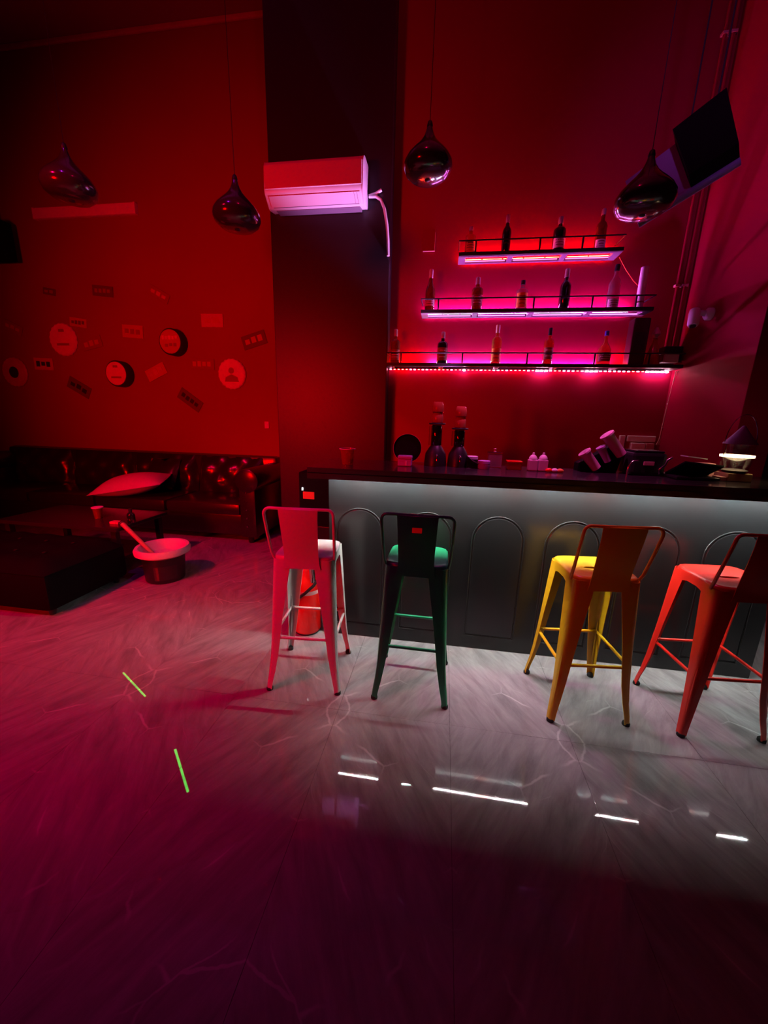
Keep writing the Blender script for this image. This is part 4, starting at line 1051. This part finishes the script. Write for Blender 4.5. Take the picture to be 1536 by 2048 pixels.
# tilted cup holder with three tubes of cups
X = cx_at(1205, 2.68)
hol = empty('cup_holder', (X, 2.68, Z), 'black tilted cup dispenser rack with tubes, right of the squeeze bottles', 'rack')
tilt = math.radians(-33)
Ry = Matrix.Rotation(tilt, 4, 'Y')
tubes = [(1170, 905, 0.020, 0.16), (1200, 893, 0.018, 0.13), (1213, 868, 0.026, 0.20)]
MB().loft([[(-0.14, y_, 0.0), (0.10, y_, 0.0), (0.13, y_, 0.15), (0.085, y_, 0.20), (-0.02, y_, 0.12), (-0.14, y_, 0.05)] for y_ in (0.02, 0.10)]).build('rack_body', M_darkfab, hol)
heads = [(1168, 903, 1193, 937, 12), (1201, 893, 1216, 923, 9), (1213, 868, 1243, 910, 13)]
for i, (ax, ay, bx_, by2, wd) in enumerate(heads):
    a_ = at(ax, ay, 2.66); b_ = at(bx_, by2, 2.66); d = b_-a_
    cen_ = a_; q = d.to_track_quat('Z', 'Y').to_matrix().to_4x4(); L_ = d.length; r_ = wd*0.0030
    c = empty('cup_stack', a_, ['lowest pink stack of paper cups slanting in the rack', 'middle violet stack of paper cups slanting in the rack', 'highest pink stack of paper cups slanting in the rack'][i], 'cups', 'cup stacks in the rack')
    mm = [mat('cup_pink_a', (0.85, 0.45, 0.60), 0.5), mat('cup_violet', (0.50, 0.25, 0.55), 0.5), mat('cup_pink_b', (0.9, 0.45, 0.62), 0.5)][i]
    MB().lathe([(r_*0.98, 0), (r_*0.92, 0.003), (r_*0.78, L_*1.0), (r_*0.6, L_*1.02)], 18, mtx=q).build('cup', mm, c)
    MB().lathe([(r_*0.95, 0.0), (r_*1.12, 0.002), (r_*1.12, 0.012), (r_*0.95, 0.014)], 18, mtx=q).build('rim', mm, c)
# espresso machine / black kettle with chrome handles
X = cx_at(1288, 2.66)
c = empty('coffee_machine', (X, 2.68, Z), 'squat black coffee machine with two curved chrome handles', 'coffee machine')
hm = zs_at(1288, 905, 2.62)-Z
MB().box((-0.10, -0.08, 0.0), (0.10, 0.09, hm), bev=0.02).build('body', M_steel, c)
MB().box((-0.085, -0.07, hm), (0.085, 0.08, hm+0.012), bev=0.004).build('top_tray', M_bar, c)
for s_, x_ in ((-1, -0.085), (1, 0.075)):
    MB().tube([(x_-0.035, -0.09, 0.0), (x_-0.033, -0.092, 0.05), (x_-0.015, -0.095, 0.085), (x_+0.02, -0.092, 0.092)] if s_ < 0 else [(x_-0.01, -0.09, 0.015), (x_-0.02, -0.095, 0.04), (x_+0.01, -0.095, 0.07), (x_+0.02, -0.092, 0.10), (x_+0.045, -0.09, 0.118)], 0.007, 8).build('handle', M_chrome, c)
MB().box((-0.03, -0.086, hm*0.45), (0.03, -0.078, hm*0.62), bev=0.002).build('badge', M_signm, c)
# slanted dark menu folder / laptop
X = cx_at(1372, 2.60)
c = empty('laptop', (X+0.005, 2.58, Z+0.002), 'open black laptop lying slanted between coffee machine and lantern', 'laptop')
MB().box((-0.11, -0.11, 0), (0.12, 0.11, 0.016), bev=0.004).build('base', M_steel, c)
MB().box((-0.11, -0.005, 0), (0.12, 0.008, 0.16), bev=0.003, rot=Matrix.Rotation(math.radians(58), 3, 'X') @ Matrix.Rotation(math.radians(9), 3, 'Y'), piv=(-0.11, 0.0, 0)).build('screen_lid', M_darkfab, c).location = (0.0, 0.02, 0.018)
MB().box((0.0, 0.02, 0.117), (0.11, 0.10, 0.122), rot=Matrix.Rotation(math.radians(6), 3, 'Y')).build('paper', M_lab_w, c)
kb = MB()
for i in range(8):
    for j in range(3): kb.box((-0.10+0.026*i, -0.09+0.026*j, 0.016), (-0.08+0.026*i, -0.07+0.026*j, 0.018))
kb.build('keyboard', M_rubber, c)['kind'] = 'stuff'
# tan block and lantern
Yl = 2.56
X = at(1466, 945, Yl).x
zb_ = at(1466, 945, Yl).z
b_ = empty('tan_reflection_block', (X+0.005, Yl, Z), 'pale tan block under the lantern, standing for its reflection on the counter', 'block')
MB().box((-0.065, -0.06, 0), (0.062, 0.06, zb_-Z), bev=0.004).build('body', M_tan, b_)  # tan colour stands for lantern light reflected on the glossy counter
MB().box((-0.10, -0.055, 0.0), (-0.066, 0.02, (zb_-Z)*0.5), bev=0.003).build('side_tray', M_signm, b_)
lt = empty('lantern', (X, Yl, zb_+0.001), 'glass and metal table lantern with conical top and glowing ring', 'lantern')
zg = at(1463, 912, Yl).z-zb_; zc0 = at(1463, 888, Yl).z-zb_; zc1 = at(1468, 852, Yl).z-zb_; rl_ = abs(at(1494, 912, Yl).x-at(1433, 912, Yl).x)/2
MB().lathe([(0, 0), (rl_*0.62, 0), (rl_*0.70, 0.006), (rl_*0.82, 0.014), (rl_*0.6, 0.020), (0, 0.020)], 28).build('foot', M_signd, lt)
MB().lathe([(rl_*0.80, 0.018), (rl_*0.92, zg*0.6), (rl_*0.95, zc0), (rl_*0.92, zc0), (rl_*0.89, zg*0.6), (rl_*0.77, 0.018)], 32, ring=True).build('glass_chimney', M_glasspanel, lt)
MB().lathe([(rl_*0.60, zg-0.004), (rl_*0.99, zg-0.006), (rl_*1.0, zg+0.006), (rl_*0.60, zg+0.005)], 32, ring=True).build('glow_ring', M_lampglow, lt)
MB().lathe([(rl_*1.0, zc0), (rl_*0.98, zc0+0.005), (rl_*0.62, zc0+(zc1-zc0)*0.4), (rl_*0.10, zc1), (0, zc1+0.004)], 32).build('conical_lid', M_board, lt)
hd_ = [(rl_*1.02*math.cos(a), 0, zc0+0.01+(zc1-zc0+0.055)*math.sin(a)) for a in [PI*k/16 for k in range(17)]]
MB().tube(hd_, 0.0022, 6).build('handle', M_chrome, lt)
MB().tube([(-rl_*0.98, -0.01, zg), (-rl_*0.94, -0.01, zc0+0.004)], 0.003, 6).build('strut', M_chrome, lt)
X2 = at(1405, 930, 2.66).x
c = empty('card_reader', (at(1417, 930, 2.66).x, 2.70, Z), 'small reddish card box left of the lantern', 'box')
MB().box((-0.05, -0.03, 0), (0.05, 0.03, zs_at(1414, 927, 2.66)-Z), bev=0.006).build('body', M_signm, c)
MB().box((-0.035, -0.0325, 0.01), (0.02, -0.0295, 0.03), bev=0.001).build('screen', M_signd, c)

# ---------------------------------------------------------------- green laser projector on the ceiling: two short lines on the floor
def laser(src, a, b, halfw, e):
    src = Vector(src); a = Vector(a); b = Vector(b); m_ = (a+b)/2
    zf = (src-m_).normalized()               # local +Z points back to the source
    xd = (b-a); xd = (xd-zf*xd.dot(zf)).normalized(); yd = zf.cross(xd)
    l = bpy.data.lights.new('laser_beam', 'SPOT'); o = bpy.data.objects.new('laser_beam', l); COL.objects.link(o)
    o.matrix_world = Matrix(((xd.x, yd.x, zf.x, src.x), (xd.y, yd.y, zf.y, src.y), (xd.z, yd.z, zf.z, src.z), (0, 0, 0, 1)))
    half = (b-a).length/2/(src-m_).length; hv = halfw/(src-m_).length
    l.energy = e; l.color = (0.03, 1.0, 0.10); l.shadow_soft_size = 0.0; l.spot_size = 4*half+0.02; l.spot_blend = 0.0
    l.use_nodes = True; nt = l.node_tree; N = nt.nodes; L = nt.links
    em = N.get('Emission') or N.new('ShaderNodeEmission')
    tc = N.new('ShaderNodeTexCoord'); sp_ = N.new('ShaderNodeSeparateXYZ'); L.new(tc.outputs['Normal'], sp_.inputs[0])
    def mth(op, p, q):
        n = N.new('ShaderNodeMath'); n.operation = op
        for i, v in enumerate((p, q)):
            if v is None: continue
            if isinstance(v, (int, float)): n.inputs[i].default_value = v
            else: L.new(v, n.inputs[i])
        return n.outputs[0]
    u = mth('ABSOLUTE', mth('DIVIDE', sp_.outputs[0], sp_.outputs[2]), None); v = mth('ABSOLUTE', mth('DIVIDE', sp_.outputs[1], sp_.outputs[2]), None)
    mk = mth('MULTIPLY', mth('LESS_THAN', u, half), mth('LESS_THAN', v, hv))
    L.new(mk, em.inputs['Strength'])
    return o
LS = (-3.2, -0.5, 4.6)
laser(LS, atz(246, 1345, 0), atz(291, 1393, 0), 0.0042, 2600)
laser(LS, atz(350, 1498, 0), atz(376, 1584, 0), 0.0042, 2600)
pj = empty('laser_projector', (LS[0], LS[1]-0.02, LS[2]+0.09), 'black party laser projector hanging from the ceiling', 'projector')
MB().box((-0.10, -0.20, 0.02), (0.10, 0.0, 0.12), bev=0.01).build('housing', M_steel, pj)
MB().tube([(0, -0.1, 0.12), (0, -0.1, H-LS[2]-0.09)], 0.012, 8).build('hanger', M_steel, pj)
print('objects', len(bpy.data.objects), 'tiles', nt_)
